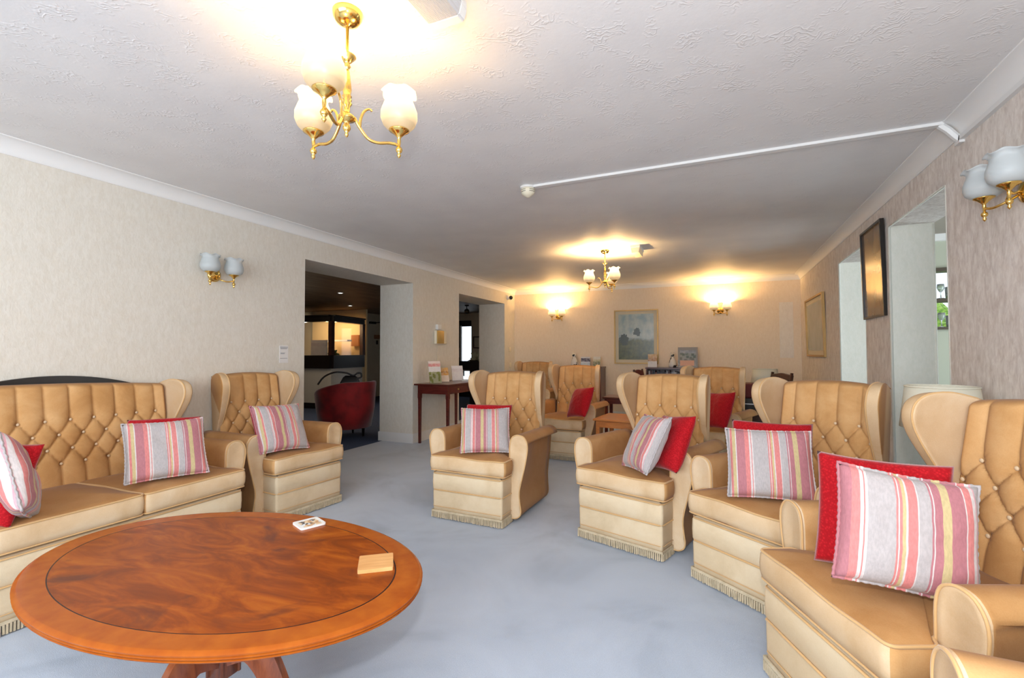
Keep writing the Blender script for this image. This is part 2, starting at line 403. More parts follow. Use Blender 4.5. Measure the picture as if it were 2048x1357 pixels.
# glazed outside door seen through the second opening
bm = bmesh.new()
x0, x1, yd = -6.75, -6.05, 11.22
for lo, hi in (((x0, yd, 0), (x0+.32, yd+.05, 2.06)), ((x1-.06, yd, 0), (x1, yd+.05, 2.06)), ((x0, yd, 1.90), (x1, yd+.05, 2.06)), ((x0, yd, .72), (x1, yd+.05, .96)), ((x0, yd, 0), (x1, yd+.05, .25)), ((x0, yd, .55), (x0+.4, yd+.05, .72))): box(bm, lo, hi)
dr = struct('door_1', bm, M_blackm)
o = obj('window_pane', bbox_bm((x0+.3, yd+.02, .2), (x1-.05, yd+.03, 1.92)), M_glass, dr, False)
bm = bmesh.new(); box(bm, (x0+.30, yd-.02, .96), (x0+.335, yd, 1.92)); box(bm, (x0+.30, yd-.02, .25), (x0+.335, yd, .72)); box(bm, (x0+.3, yd-.02, .69), (x1, yd, .72))
obj('white_edging', bm, M_white, dr, False)
t = tag(obj('door_notice', bbox_bm((x0+.05, yd-.012, 1.06), (x0+.26, yd-.004, 1.32)), M_paper, smooth=False), 'white paper notice on the dark door past the second opening', 'notice')
# door with closer beyond the kiosk
bm = bmesh.new(); box(bm, (-8.60, 9.95, 0), (-8.575, 10.85, 2.08)); dr2 = struct('door_2', bm, mat('cream_door_paint', (.62, .56, .45), .5))
bm = bmesh.new(); box(bm, (-8.575, 10.02, 1.97), (-8.52, 10.25, 2.03)); tube(bm, [(-8.53, 10.2, 2.0), (-8.47, 10.32, 2.02), (-8.56, 10.5, 2.04)], .012)
obj('door_closer', bm, M_dark, dr2, False)
bm = bmesh.new(); box(bm, (-8.575, 10.22, 1.57), (-8.565, 10.47, 1.68)); obj('brown_door_sign', bm, mat('brown_sign', (.30, .13, .06), .5), dr2, False)
bm = bmesh.new(); box(bm, (-8.575, 10.31, 1.42), (-8.555, 10.37, 1.53)); obj('escutcheon', bm, M_dark, dr2, False)

# ---- servery beyond the right openings
M_serv = mat('dull_green_cream_paint', (.48, .50, .40), .7)
bm = bmesh.new(); yb = 6.3
box(bm, (XO, yb, 0), (1.90, yb+.12, HC)); box(bm, (2.5, yb, 0), (5, yb+.12, HC)); box(bm, (1.9, yb, 0), (2.5, yb+.12, 1.43)); box(bm, (1.9, yb, 2.05), (2.5, yb+.12, HC))
struct('wall_servery_back', bm, M_serv)
bm = bmesh.new(); box(bm, (5, 1.5, 0), (5.1, yb, HC)); box(bm, (XO, 1.4, 0), (5, 1.5, HC)); struct('wall_servery_right', bm, M_serv)
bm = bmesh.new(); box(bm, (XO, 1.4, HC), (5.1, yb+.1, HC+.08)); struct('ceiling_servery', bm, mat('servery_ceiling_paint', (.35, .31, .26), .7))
bm = bmesh.new(); box(bm, (XO, yb-.06, HC-.07), (5, yb, HC)); struct('trim_4', bm, M_cove)
M_wfr = mat('dark_window_frame', (.07, .05, .03), .5)
bm = bmesh.new()
box(bm, (1.88, yb-.03, 1.425), (2.52, yb+.14, 1.45)); box(bm, (1.88, yb-.03, 2.035), (2.52, yb+.14, 2.07)); box(bm, (1.88, yb-.03, 1.45), (1.90, yb+.14, 2.04)); box(bm, (2.5, yb-.03, 1.45), (2.52, yb+.14, 2.04)); box(bm, (1.9, yb-.02, 1.715), (2.5, yb+.14, 1.75))
w3 = struct('window_3', bm, M_wfr)
obj('window_pane', bbox_bm((1.9, yb+.12, 1.45), (2.5, yb+.125, 2.04)), M_glass, w3, False)
m = mat('sunlit_leaves', (.2, .4, .05), .6); v = coord(m); base(m, ramp(m, nz(m, v, 26, 4, .7), [(.35, (.10, .22, .03)), (.5, (.28, .50, .06)), (.66, (.62, .75, .20))]))
bm = bmesh.new(); bmesh.ops.create_icosphere(bm, subdivisions=5, radius=.8)
for v_ in bm.verts:
    v_.co *= 1+.22*noise.noise(v_.co*3.2)+.12*noise.noise(v_.co*11); v_.co.z *= 1.15
o = obj('garden_shrub', bm, m, None, False, (2.6, 8.2, .86)); tag(o, 'yellow-green garden shrub outside the servery window with glasses', 'shrub')
def goblet(kind):
    bm = bmesh.new()
    if kind == 0: pf = [(.0, 0), (.03, 0), (.03, .003), (.005, .008), (.004, .06), (.02, .08), (.032, .11), (.03, .15), (.029, .15), (.03, .11), (.018, .083), (.001, .075)]
    else: pf = [(.0, 0), (.026, 0), (.034, .12), (.033, .12), (.025, .006), (.001, .006)]
    lathe(bm, pf, 14, cap=False); return bm
M_gob = mat('pale_drinking_glass', (.85, .9, .88), .08); bsdf(M_gob).inputs['Transmission Weight'].default_value = .75
gi = 0
for z, row in ((1.752, 'upper'), (1.452, 'lower')):
    for i in range(6):
        k = (i+gi) % 3 == 1
        o = obj('drinking_glass', goblet(0 if k else 1), M_gob, None, True, (1.99+.075*i, yb+.02+.03*(i % 2), z))
        tag(o, ('stemmed glass' if k else 'clear tumbler')+(' on the %s window shelf in the servery' % row), 'glass', 'glasses on the %s servery window shelf' % row)
        gi += 1

# ================================================================== wing chairs and settee
BZ = [.806, .724, .642, .560]       # button rows
SP = .1155
def back_bulge(x, z, hw, dep=.027):
    """tufted relief of the inner back: pillows between buttons, pleats above and below"""
    v = (BZ[0]-z)/(BZ[0]-BZ[1]); u = x/SP + .5
    vc = min(max(v, 0.), 3.)
    a = u+vc/2; b = u-vc/2
    sa, sb = abs(math.sin(PI*a)), abs(math.sin(PI*b))
    q = (sa*sb)**.27
    if v < 0 or v > 3:
        pl = abs(math.sin(PI*(u if v < 0 else u+.5)))**.30; d = (-v if v < 0 else v-3)
        k = min(d/.7, 1.); q = q*(1-k)+pl*k
        fade = 1-.12*min(max(d-.3, 0)/1.6, 1); q = 1-(1-q)*fade
    # folds radiating from the nearest button
    rr = round(vc); off = .5 if rr % 2 == 0 else 0.; bx_ = (round(x/SP-off)+off)*SP; dx, dz = x-bx_, z-BZ[rr]; r_ = math.hypot(dx, dz)
    fold = .0022*math.cos(11*math.atan2(dz, dx))*math.exp(-((r_-.022)/.016)**2)
    pit = -.010*math.exp(-(r_/.011)**2)
    return (dep*q+fold+pit)*min(1, (hw-abs(x))/.035+.15)
def buttons(hw):
    out = []
    for r, z in enumerate(BZ):
        off = .5 if r % 2 == 0 else 0.
        k = -30
        while k < 30:
            x = (k+off)*SP; k += 1
            if abs(x) < hw-.025: out.append((x, z, r))
    return out
def back_y(z): # front surface line of the inner back (recline)
    t = (z-.45)/.56
    return .285+.105*t
def make_seat(name, label, cat, dW=0., n_cush=1, ztop=1.012, crown=.022):
    T = thing(name, label, cat)
    # --- skirt block
    w = .284+dW
    bm = bmesh.new()
    ol = resample(round_poly([(-w, -.40), (w, -.40), (w, .30), (-w, .30)], .018), .06)
    ring_solid(bm, ol, [(-.012, 1, .05), (-.004, 1, .056), (-.002, 1, .10), (-.001, 1, .192), (-.005, 1, .203), (.001, 1, .213), (.003, 1, .26), (.001, 1, .312), (-.006, 1, .325), (-.03, 1, .334)], (0, -.05))
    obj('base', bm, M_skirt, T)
    bm = bmesh.new()
    for z, off in ((.205, .001), (.323, 0.)):
        tube(bm, [(-w, .2, z), (-w, -.38, z), (-w+.02, -.402-off, z), (w-.02, -.402-off, z), (w, -.38, z), (w, .2, z)], .0048, 6)
    tube(bm, [(-w-.001, -.2, .087), (-w-.001, -.385, .087), (-w+.02, -.401, .087), (w-.02, -.401, .087), (w+.001, -.385, .087), (w+.001, -.2, .087)], .0025, 5)
    obj('piping', bm, M_pipe, T)
    # --- bullion fringe along the bottom edge
    bm = bmesh.new()
    path = [(-w-.002, -.24), (-w-.002, -.403), (w+.002, -.403), (w+.002, -.24)]
    box(bm, (-w-.003, -.4045, .047), (w+.003, -.398, .061)); box(bm, (-w-.003, -.40, .047), (-w+.002, -.24, .061)); box(bm, (w-.002, -.40, .047), (w+.003, -.24, .061))
    rnd = random.Random(3)
    for (ax, ay), (bx_, by) in zip(path, path[1:]):
        Ln = math.hypot(bx_-ax, by-ay); k = int(Ln/.0118)
        for i in range(k):
            t = (i+.5)/k; px, py = ax+(bx_-ax)*t, ay+(by-ay)*t; zb = .004+rnd.random()*.006; dx = rnd.uniform(-.0015, .0015)
            h_ = .0036
            a, b, c, d = (px-h_, py-h_, .047), (px+h_, py-h_, .047), (px+h_, py+h_, .047), (px-h_, py+h_, .047)
            tp = [bm.verts.new(q) for q in (a, b, c, d)]; bt = [bm.verts.new((q[0]+dx, q[1]+dx*.5, zb)) for q in (a, b, c, d)]
            for i_ in range(4): bm.faces.new((tp[i_], tp[(i_+1) % 4], bt[(i_+1) % 4], bt[i_]))
            bm.faces.new(bt)
    obj('fringe', bm, M_fringe, T, False)
    # --- seat cushions (T-shaped at the ends)
    cw = (.302+dW)*2/n_cush
    for i in range(n_cush):
        xa = -(.302+dW)+cw*i; xb = xa+cw; g = .002
        ia = .262+dW
        L_ = [(xa+(g if i else 0), -.405), (xb-(g if i < n_cush-1 else 0), -.405)]
        pts = list(L_)
        if i == n_cush-1: pts += [(xb, -.275), (ia, -.262), (ia, .28)]
        else: pts += [(xb-g, .28)]
        if i == 0: pts += [(-ia, .28), (-ia, -.262), (xa, -.275)]
        else: pts += [(xa+g, .28)]
        ol = resample(round_poly(pts, .028, 4), .035); cx_ = (xa+xb)/2; bm = bmesh.new()
        lv = [(-.05, 1, .338), (-.014, 1, .341), (0, 1, .350), (.007, 1, .375), (.009, 1, .405), (.006, 1, .435), (-.001, 1, .4485), (-.008, 1, .4525)]
        lv += [(-.01, 1-.12*k, .4525+.030*(1-(1-k/7.)**2)) for k in range(1, 8)]
        ring_solid(bm, ol, lv, (cx_, -.06))
        for v_ in bm.verts:   # slight sag and life
            v_.co.z += .006*noise.noise(Vector((v_.co.x*5+i*3, v_.co.y*5, 0))) - (.012*max(0, (v_.co.y+.05))/.3)
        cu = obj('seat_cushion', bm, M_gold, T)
        # the front border of the cushion has flash light painted in
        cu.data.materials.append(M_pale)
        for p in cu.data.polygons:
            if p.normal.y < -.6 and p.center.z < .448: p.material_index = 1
        bm = bmesh.new()
        tube(bm, [(x, y, .4495+.006*noise.noise(Vector((x*5+i*3, y*5, 0)))-(.012*max(0, (y+.05))/.3)) for x, y in ol], .005, 6, True)
        tube(bm, [(x, y, .346) for x, y in ol], .004, 6, True)
        obj('cushion_piping', bm, M_pipe, cu)
    # --- arms
    prof = [(.268, .05), (.268, .30), (.270, .46), (.272, .545), (.285, .592), (.312, .612), (.343, .617), (.378, .607), (.403, .575), (.411, .533), (.405, .475), (.386, .385), (.362, .295), (.345, .209), (.352, .13), (.358, .085), (.348, .05), (.315, .03), (.275, .03)]
    sm = smooth_loop(prof, 3)
    for s in (-1, 1):
        bm = bmesh.new(); yf, yr = -.255, .36; n = len(sm); rings = []
        cxm, czm = .335, .33
        lv = [(yf, .90), (yf-.003, .955), (yf+.001, .985), (yf+.010, 1.), (yf+.02, .998)]
        lv += [(yf+.02+(yr-yf-.02)*k/6, 1.) for k in range(1, 7)]
        for y, sc in lv:
            back = max(0, (y-yf)/(yr-yf)); ring = []
            for x, z in sm:
                X = cxm+(x-cxm)*(1-(1-sc)*3 if sc < 1 else 1); Z = czm+(z-czm)*(1-(1-sc)*.6 if sc < 1 else 1)
                if x > .30 and z < .55: X += (.325-.02*back-X)*.55*min(back*3, 1)*(1 if X > .325 else 0)
                Z -= .014*back*(1 if z > .5 else 0)
                ring.append(bm.verts.new((s*(X+dW), y, max(Z, .028))))
            rings.append(ring)
        for A, B in zip(rings, rings[1:]):
            for i in range(n): bm.faces.new((A[i], A[(i+1) % n], B[(i+1) % n], B[i]))
        f = bm.faces.new(rings[0][::-1]); bm.faces.new(rings[-1])
        bmesh.ops.triangulate(bm, faces=[f])
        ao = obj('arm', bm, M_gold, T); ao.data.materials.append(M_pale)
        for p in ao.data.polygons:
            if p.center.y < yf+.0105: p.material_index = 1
        bm = bmesh.new()
        tube(bm, [(s*(cxm+(x-cxm)*.975+dW), yf-.001, max(czm+(z-czm)*.992, .032)) for x, z in sm], .0045, 6, True)
        obj('arm_piping', bm, M_pipe, ao)
    # --- tufted back
    hw = .262+dW
    nx = int(2*hw/.0062); nzv = 100
    def topz(x): return ztop+crown*(1-(x/hw)**2)
    bm = bmesh.new(); grid = []
    bl = [b for b in buttons(hw)]
    for j in range(nzv+1):
        row = []
        for i in range(nx+1):
            x = -hw+2*hw*i/nx; t = j/nzv; tz = topz(x)
            if t < .90:
                z = .40+(tz-.03-.40)*t/.90; y = back_y(z)-back_bulge(x, z, hw)
            else:        # roll over the top
                a = (t-.90)/.10*PI*.75; z0 = tz-.03; y0 = back_y(z0); bl_ = back_bulge(x, z0, hw)
                z = z0+.032*math.sin(min(a, PI/2))+(.0 if a < PI/2 else -.014*(1-math.cos((a-PI/2)*2))); y = y0+.045-(.045+bl_)*math.cos(a)
            ed = min(1, (hw-abs(x))/.03); y += .018*(1-ed)**2
            row.append(bm.verts.new((x, y, z)))
        grid.append(row)
    for j in range(nzv):
        for i in range(nx): bm.faces.new((grid[j][i], grid[j][i+1], grid[j+1][i+1], grid[j+1][i]))
    bk = obj('tufted_back', bm, M_gold, T)
    bmb = bmesh.new(); bmesh.ops.create_uvsphere(bmb, u_segments=10, v_segments=6, radius=.0080)
    for v_ in bmb.verts: v_.co.y *= .55
    first = None
    for x, z, r in bl:
        if first is None:
            o = obj('button', bmb, M_button, bk); first = o
        else:
            o = first.copy(); C.objects.link(o); o.parent = bk
        o.location = (x, back_y(z)-.011, z)
    # --- outer shell of the back
    bm = bmesh.new(); w2 = .268+dW; grid = []
    ysh = [(.05, .345), (.30, .375), (.60, .412), (.85, .445), (.95, .458), (1., .452)]
    lo = []; hi = []
    for i in range(25):
        x = -w2+2*w2*i/24
        tz = ztop-.012+crown*(1-(x/w2)**2)
        col = []
        for (z, y) in ysh:
            zz = .05+(tz-.05)*(z-.05)/.95; col.append((x, y, zz))
        for (x_, y_, z_) in [(x, .425, tz+.006), (x, .415, tz-.03), (x, .392, .8), (x, .345, .45), (x, .31, .05)]: col.append((x_, y_, z_))
        grid.append([bm.verts.new(q) for q in col])
    n = len(grid[0])
    for A, B in zip(grid, grid[1:]):
        for k in range(n): bm.faces.new((A[k], A[(k+1) % n], B[(k+1) % n], B[k]))
    bm.faces.new(grid[0]); bm.faces.new(grid[-1][::-1])
    auto(obj('outer_back', bm, M_gold, T), 50)
    # --- wings
    wo = [(.43, .50), (.352, .585), (.312, .66), (.262, .75), (.212, .845), (.186, .915), (.184, .965), (.204, 1.008), (.248, 1.036), (.318, 1.044), (.385, 1.032), (.445, 1.008), (.462, .95), (.448, .75)]
    wz = ztop+.03-1.044
    wo = smooth_loop(wo, 4)
    for s in (-1, 1):
        bm = bmesh.new(); n = len(wo); rings = []
        cy_, cz_ = .36, .83
        # cross section through the thickness: inner soft face -> outer face
        for xo, sc in ((.2535, .90), (.2505, .97), (.252, .992), (.257, 1.), (.285, 1.003), (.303, 1.), (.309, .99), (.311, .95)):
            ring = []
            for y, z in wo:
                fl = .026*max(0, (z-.60)/.44)*(1-max(0, (y-.18)/.28))-(.16*max(0, y-.20) if xo > .28 else 0)   # flares outwards at the front, thins towards the rear
                ring.append(bm.verts.new((s*(xo+fl-.012*(1-min(1, max(0, (z-.5)/.4)))+dW), cy_+(y-cy_)*sc, cz_+(z+wz*min(1, max(0, (z-.6)/.4))-cz_)*(1-(1-sc)*.75))))
            rings.append(ring)
        for A, B in zip(rings, rings[1:]):
            for i in range(n): bm.faces.new((A[i], A[(i+1) % n], B[(i+1) % n], B[i]))
        for rr in (rings[0][::-1], rings[-1]):
            f = bm.faces.new(rr); bmesh.ops.triangulate(bm, faces=[f])
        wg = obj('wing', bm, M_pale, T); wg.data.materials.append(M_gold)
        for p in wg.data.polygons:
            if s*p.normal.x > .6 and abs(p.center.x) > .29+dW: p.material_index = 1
        bm = bmesh.new(); k0 = [i for i, (y, z) in enumerate(wo) if y < .40 or z > .95]
        pts = []
        for i in range(0, 4*12+1):
            y, z = wo[i % n]; fl = .026*max(0, (z-.60)/.44)*(1-max(0, (y-.18)/.28)); zz = z+wz*min(1, max(0, (z-.6)/.4))
            pts.append((s*(.258+fl-.012*(1-min(1, max(0, (z-.5)/.4)))+dW), cy_+(y-cy_)*1.0, cz_+(zz-cz_)*1.0))
        tube(bm, pts, .0042, 6)
        obj('wing_piping', bm, M_pipe, wg)
    # --- feet
    for x in (-w+.05, w-.05):
        for y in (-.33, .24):
            bm = bmesh.new(); lathe(bm, [(.018, 0), (.022, .01), (.022, .03), (.012, .045), (.012, .055)], 10, (x, y, 0)); obj('castor', bm, M_blackm, T)
    return T
GC = 'gold velvet wing armchairs round the lounge'
def seatpos(o, x, y, th): o.location = (x, y, 0); o.rotation_euler = (0, 0, R(th))
ch = make_seat('wing_armchair', 'gold buttoned wing armchair in the room centre, left of the pair on open carpet', 'armchair'); ch['group'] = GC
seatpos(ch, -1.628, 3.331, -1.8)
for x, y, th, lab in (
    (-.454, 3.295, -18., 'gold wing armchair whose striped cushion leans sideways beside a red one'),
    (-3.218, 2.703, 84.6, 'gold wing armchair against the left wall between the long settee and the doorway'),
    (.324, 2.848, -37.8, 'gold wing armchair with wide striped cushion, in front of the two right-hand openings'),
    (.625, 1.940, -65.0, 'nearest full gold wing armchair at right, large red and striped cushions on its seat'),
    (.667, .86, -88., 'gold armchair cut off at the bottom right corner, only its arm showing'),
    (-1.653, 5.431, -2.5, 'gold wing armchair behind the central one, single dark red cushion leaning in it'),
    (-.132, 5.241, -16.6, 'gold wing armchair farther back below the framed photo, plain red cushion on it'),
    (-2.864, 7.258, 4.8, 'brown-looking wing armchair farthest back, beside the back left corner')):
    o = dup(ch, label=lab); seatpos(o, x, y, th)
sofa = make_seat('settee', 'long gold buttoned velvet wing settee along the left wall with three seat cushions', 'settee', .568, 3, .985, .035)
seatpos(sofa, -3.195, 1.237, 90.)

# ================================================================== cushions
def pillow(name, m, w, h, thick, seed, frill):
    bm = bmesh.new(); n = 30; rnd = random.Random(seed)
    def pos(u, v, side):
        a, b = abs(u), abs(v)
        ex = 1-.075*(1-b**2.2)*1 if a > 0 else 1
        X = u*w/2*(1-.055*(1-b*b)*a**3); Z = v*h/2*(1-.055*(1-a*a)*b**3)
        t = ((1-a**2.6)*(1-b**2.6))**.42
        wr = .010*noise.noise(Vector((u*1.7+seed, v*1.7, side*.5)))+.004*noise.noise(Vector((u*5+seed, v*5, side)))
        return Vector((X, side*(thick/2*t)+wr*t+.004*math.sin(3*u+seed)*(1-t), Z))
    F = [[bm.verts.new(pos(-1+2*i/n, -1+2*j/n, -1)) for i in range(n+1)] for j in range(n+1)]
    B = [[(F[j][i] if i in (0, n) or j in (0, n) else bm.verts.new(pos(-1+2*i/n, -1+2*j/n, 1))) for i in range(n+1)] for j in range(n+1)]
    for j in range(n):
        for i in range(n):
            bm.faces.new((F[j][i], F[j][i+1], F[j+1][i+1], F[j+1][i]))
            bm.faces.new((B[j][i], B[j+1][i], B[j+1][i+1], B[j][i+1]))
    edge = [F[0][i].co.copy() for i in range(n)]+[F[j][n].co.copy() for j in range(n)]+[F[n][i].co.copy() for i in range(n, 0, -1)]+[F[j][0].co.copy() for j in range(n, 0, -1)]
    o = obj(name, bm, m)
    if frill:
        bm = bmesh.new(); pts = []; k = len(edge)
        for i in range(k*2):
            a = edge[(i//2) % k]; b = edge[(i//2+1) % k]; p = a.lerp(b, (i % 2)*.5); q = p*1.010; q.y += .0015*math.sin(i*1.15); pts.append(q)
        tube(bm, pts, [.0048+.0012*math.sin(i*1.9) for i in range(len(pts))], 6, True)
        obj('ruched_edging', bm, m, o)
    return o
def place(o, x, y, z, az, tilt, roll):
    o.matrix_world = Matrix.Translation((x, y, z)) @ Matrix.Rotation(R(az), 4, 'Z') @ Matrix.Rotation(R(-tilt), 4, 'X') @ Matrix.Rotation(R(roll), 4, 'Y')
GS = 'pink striped cushions on the gold chairs'; GR = 'red cushions on the gold chairs'
for i, (m, sz, pos_, lab) in enumerate((
    (M_stripe2, (.355, .34), (-1.573, 3.10, .63, 27, 31, 0), 'pink striped cushion upright in the armchair in the middle of the room'),
    (M_stripe2, (.38, .36), (-2.985, 2.53, .645, 83, 28, 3), 'pink striped cushion in the armchair beside the left doorway'),
    (M_stripe3, (.39, .35), (-2.955, 1.722, .640, 69, 30, 0), 'pink striped cushion at the far end of the settee'),
    (M_stripe, (.32, .36), (-2.86, 1.045, .648, -22, -14, -24), 'pink striped cushion turned edge-on at the left edge of the settee'),
    (M_stripe, (.355, .35), (-.41, 2.95, .65, -60, 28, -5), 'pink striped cushion leaning askew against a red one in the second central armchair'),
    (M_stripe3, (.38, .34), (.221, 2.66, .645, 0, 24, -1), 'pink striped cushion in the armchair before the right-hand openings'),
    (M_stripe, (.35, .33), (.490, 1.735, .672, 8, 14, 8), 'largest nearest pink striped cushion, at the right of the photo'))):
    o = pillow('striped_cushion', m, sz[0], sz[1], .13, 3.1*i+1, True); place(o, *pos_); tag(o, lab, 'cushion', GS)
for i, (sz, pos_, lab) in enumerate((
    ((.36, .35), (-1.61, 3.20, .645, 14, 30, 0), 'red cushion mostly hidden behind the striped one in the middle armchair'),
    ((.38, .34), (-3.10, 2.60, .645, 82, 30, 4), 'red cushion behind the striped one in the armchair beside the left doorway'),
    ((.38, .35), (-3.07, 1.80, .645, 76, 29, 3), 'red cushion behind the striped one at the far end of the settee'),
    ((.38, .36), (-2.98, .98, .63, 30, 20, 5), 'red cushion at the left edge of the photo on the settee'),
    ((.34, .35), (-.28, 3.02, .65, -55, 26, -7), 'bright red cushion beside a tilted striped one in the second central armchair'),
    ((.38, .38), (.245, 2.79, .655, -4, 26, 0), 'bright red cushion behind the striped one before the right-hand openings'),
    ((.36, .37), (.475, 1.90, .665, -18, 16, 0), 'large bright red cushion behind the striped one, nearest the camera'),
    ((.35, .34), (-1.38, 4.98, .655, -45, 25, -8), 'dark red cushion in the armchair behind the central one'),
    ((.34, .35), (-.02, 4.76, .66, -50, 24, -6), 'dark red cushion in the armchair below the framed photo'))):
    o = pillow('red_cushion', M_red, sz[0], sz[1], .12, 2.7*i+5, False); place(o, *pos_); tag(o, lab, 'cushion', GR)

# ================================================================== oval coffee table
tb = thing('oval_coffee_table', 'large oval reddish wood coffee table on a splayed pedestal in the foreground', 'coffee table', (-1.535, 1.087, 0), R(2.5))
A_, B_ = .7185, .4513
m = M_top = mat('burr_veneer_oval_top', (.4, .12, .03), .24); bsdf(m).inputs['IOR'].default_value = 1.24; bsdf(m).inputs['Coat Weight'].default_value = .0; bsdf(m).inputs['Coat Roughness'].default_value = .22
t = N(m, 'ShaderNodeTexCoord'); mp = N(m, 'ShaderNodeMapping'); mp.inputs['Scale'].default_value = (1/A_, 1/B_, 0); L(m, t.outputs['Object'], mp.inputs[0])
ln = N(m, 'ShaderNodeVectorMath', operation='LENGTH'); L(m, mp.outputs[0], ln.inputs[0]); rr = ln.outputs['Value']
v = coord(m, (1.1, 3.2, 1)); v1 = coord(m, (1.6, 2.4, 1))
grain = nz(m, v, 3.0, 7, .62, 1.6); knots = nz(m, v1, 2.6, 4, .55, .8); fine = nz(m, coord(m, (3, 55, 1)), 6, 3, .6)
col = ramp(m, grain, [(.28, (.15, .030, .004)), (.45, (.25, .050, .004)), (.58, (.34, .075, .005)), (.75, (.46, .125, .008))])
col = mixc(m, ramp(m, knots, [(.58, (0,0,0)), (.72, (1,1,1))]), col, (.115, .028, .010))
col = mixc(m, math_(m, 'MULTIPLY', fine, .25), col, (.20, .05, .014))
band = ramp(m, nz(m, coord(m, (9, 9, 1)), 2, 3), [(.3, (.31, .068, .008)), (.7, (.40, .105, .011))])
# inset ellipse: .105 m at the ends and sides
mp2 = N(m, 'ShaderNodeMapping'); mp2.inputs['Scale'].default_value = (1/(A_-.088), 1/(B_-.072), 0); L(m, t.outputs['Object'], mp2.inputs[0])
l2 = N(m, 'ShaderNodeVectorMath', operation='LENGTH'); L(m, mp2.outputs[0], l2.inputs[0]); r2 = l2.outputs['Value']
col = mixc(m, ramp(m, r2, [(0, (0,0,0)), (.999, (1,1,1))], 'CONSTANT'), col, band)
line = ramp(m, r2, [(0, (0,0,0)), (.992, (1,1,1)), (1.0, (0,0,0))], 'CONSTANT')
col = mixc(m, line, col, (.035, .012, .008)); base(m, col)
bm = bmesh.new()
def ell(off, z, seg=96):
    return [bm.verts.new(((A_+off)*math.cos(2*PI*k/seg), (B_+off)*math.sin(2*PI*k/seg), z)) for k in range(seg)]
levels = [(-.06, .470), (-.014, .470), (-.006, .472), (-.004, .475), (-.008, .478), (-.004, .479), (-.001, .4835), (-.006, .487), (-.002, .488), (0, .493), (-.004, .4965), (-.007, .4975), (-.010, .4995), (-.014, .5), (-.03, .5)]
rings = [ell(o_, z_) for o_, z_ in levels]
for P, Q in zip(rings, rings[1:]):
    for k in range(96): bm.faces.new((P[k], P[(k+1) % 96], Q[(k+1) % 96], Q[k]))
bm.faces.new(rings[0][::-1]); bm.faces.new(rings[-1])
o = obj('tabletop', bm, [M_top, M_leg], tb)
auto(o, 50)
for p in o.data.polygons:
    if p.center.z < .494: p.material_index = 0 if p.center.z > .47 else 1
bm = bmesh.new(); box(bm, (-.034, -.034, .12), (.034, .034, .455)); bmesh.ops.bevel(bm, geom=bm.edges[:], offset=.006, segments=2, affect='EDGES')
for sx in (-1, 1):
    for sy in (-1, 1): tube(bm, [(sx*.031, sy*.031, .125), (sx*.031, sy*.031, .45)], .0075, 8)
obj('pedestal', bm, M_leg, tb)
obj('bearer', bbox_bm((-.22, -.16, .445), (.22, .16, .47), .004), M_leg, tb)
for k, an in enumerate((2, -82, 104, 146)):
    bm = bmesh.new(); path = smooth_loop([(.03, 0, .235), (.12, 0, .255), (.19, 0, .205), (.265, 0, .095), (.32, 0, .045)], 5, False)
    n = len(path); prev = None
    for i, (x, y, z) in enumerate(path):
        t_i = i/(n-1); hw_ = .028-.008*t_i; hh = .062-.034*t_i
        a = path[min(i+1, n-1)]; b = path[max(i-1, 0)]; tx, tz = a[0]-b[0], a[2]-b[2]; q = math.hypot(tx, tz); nx_, nz_ = -tz/q, tx/q
        ring = [bm.verts.new((x+nx_*hh*sy, hw_*sx*(.75 if sy > 0 else 1), z+nz_*hh*sy)) for sx, sy in ((-1, -1), (-1, .6), (-.6, 1), (.6, 1), (1, .6), (1, -1))]
        if prev:
            for j in range(6): bm.faces.new((prev[j], prev[(j+1) % 6], ring[(j+1) % 6], ring[j]))
        else: bm.faces.new(ring[::-1])
        prev = ring
    bm.faces.new(prev)
    lg = auto(obj('leg', bm, M_leg, tb, rot=(0, 0, R(an))), 40)
    bm = bmesh.new(); box(bm, (.297, -.024, .012), (.352, .024, .066)); bmesh.ops.bevel(bm, geom=bm.edges[:], offset=.006, segments=2, affect='EDGES')
    lathe(bm, [(.012, 0), (.013, .006), (.012, .014)], 10, (.33, 0, 0)); obj('brass_toe', bm, M_brassd, lg)
# coasters
bm = bbox_bm((-.052, -.052, 0), (.052, .052, .008), 0)
bm.free(); bm = bmesh.new(); prism(bm, round_poly([(-.050, -.050), (.050, -.050), (.050, .050), (-.050, .050)], .012), lambda a, b: (a, b, 0), lambda a, b: (a, b, .007))
m = mat('printed_coaster_face', (.8, .8, .8), .3); v = coord(m, (1, 1, 1))
vr = N(m, 'ShaderNodeTexVoronoi', distance='CHEBYCHEV'); vr.inputs['Scale'].default_value = 75; L(m, v, vr.inputs['Vector'])
hs = ramp(m, vr.outputs['Color'], [(.0, (.12, .10, .09)), (.25, (.62, .36, .18)), (.5, (.80, .62, .40)), (.72, (.75, .82, .88)), (.9, (.3, .3, .3))], 'CONSTANT')
sp = N(m, 'ShaderNodeSeparateXYZ'); L(m, v, sp.inputs[0])
ax = math_(m, 'MAXIMUM', math_(m, 'ABSOLUTE', sp.outputs[0]), math_(m, 'ABSOLUTE', math_(m, 'ADD', sp.outputs[1], .006)))
base(m, mixc(m, math_(m, 'GREATER_THAN', ax, .036), hs, (.84, .84, .82)))
o = obj('picture_coaster', bm, m, None, False, (-1.5375, 1.446, .5005), (0, 0, R(68))); tag(o, 'white square coaster with a printed street scene, at the back of the oval table', 'coaster')
bm = bmesh.new(); prism(bm, round_poly([(-.055, -.055), (.055, -.055), (.055, .055), (-.055, .055)], .006), lambda a, b: (a, b, 0), lambda a, b: (a, b, .012))
o = obj('wooden_coaster', bm, M_coastw, None, False, (-1.043, 1.260, .5005), (0, 0, R(38))); tag(o, 'plain light wooden square coaster near the right end of the oval table', 'coaster')

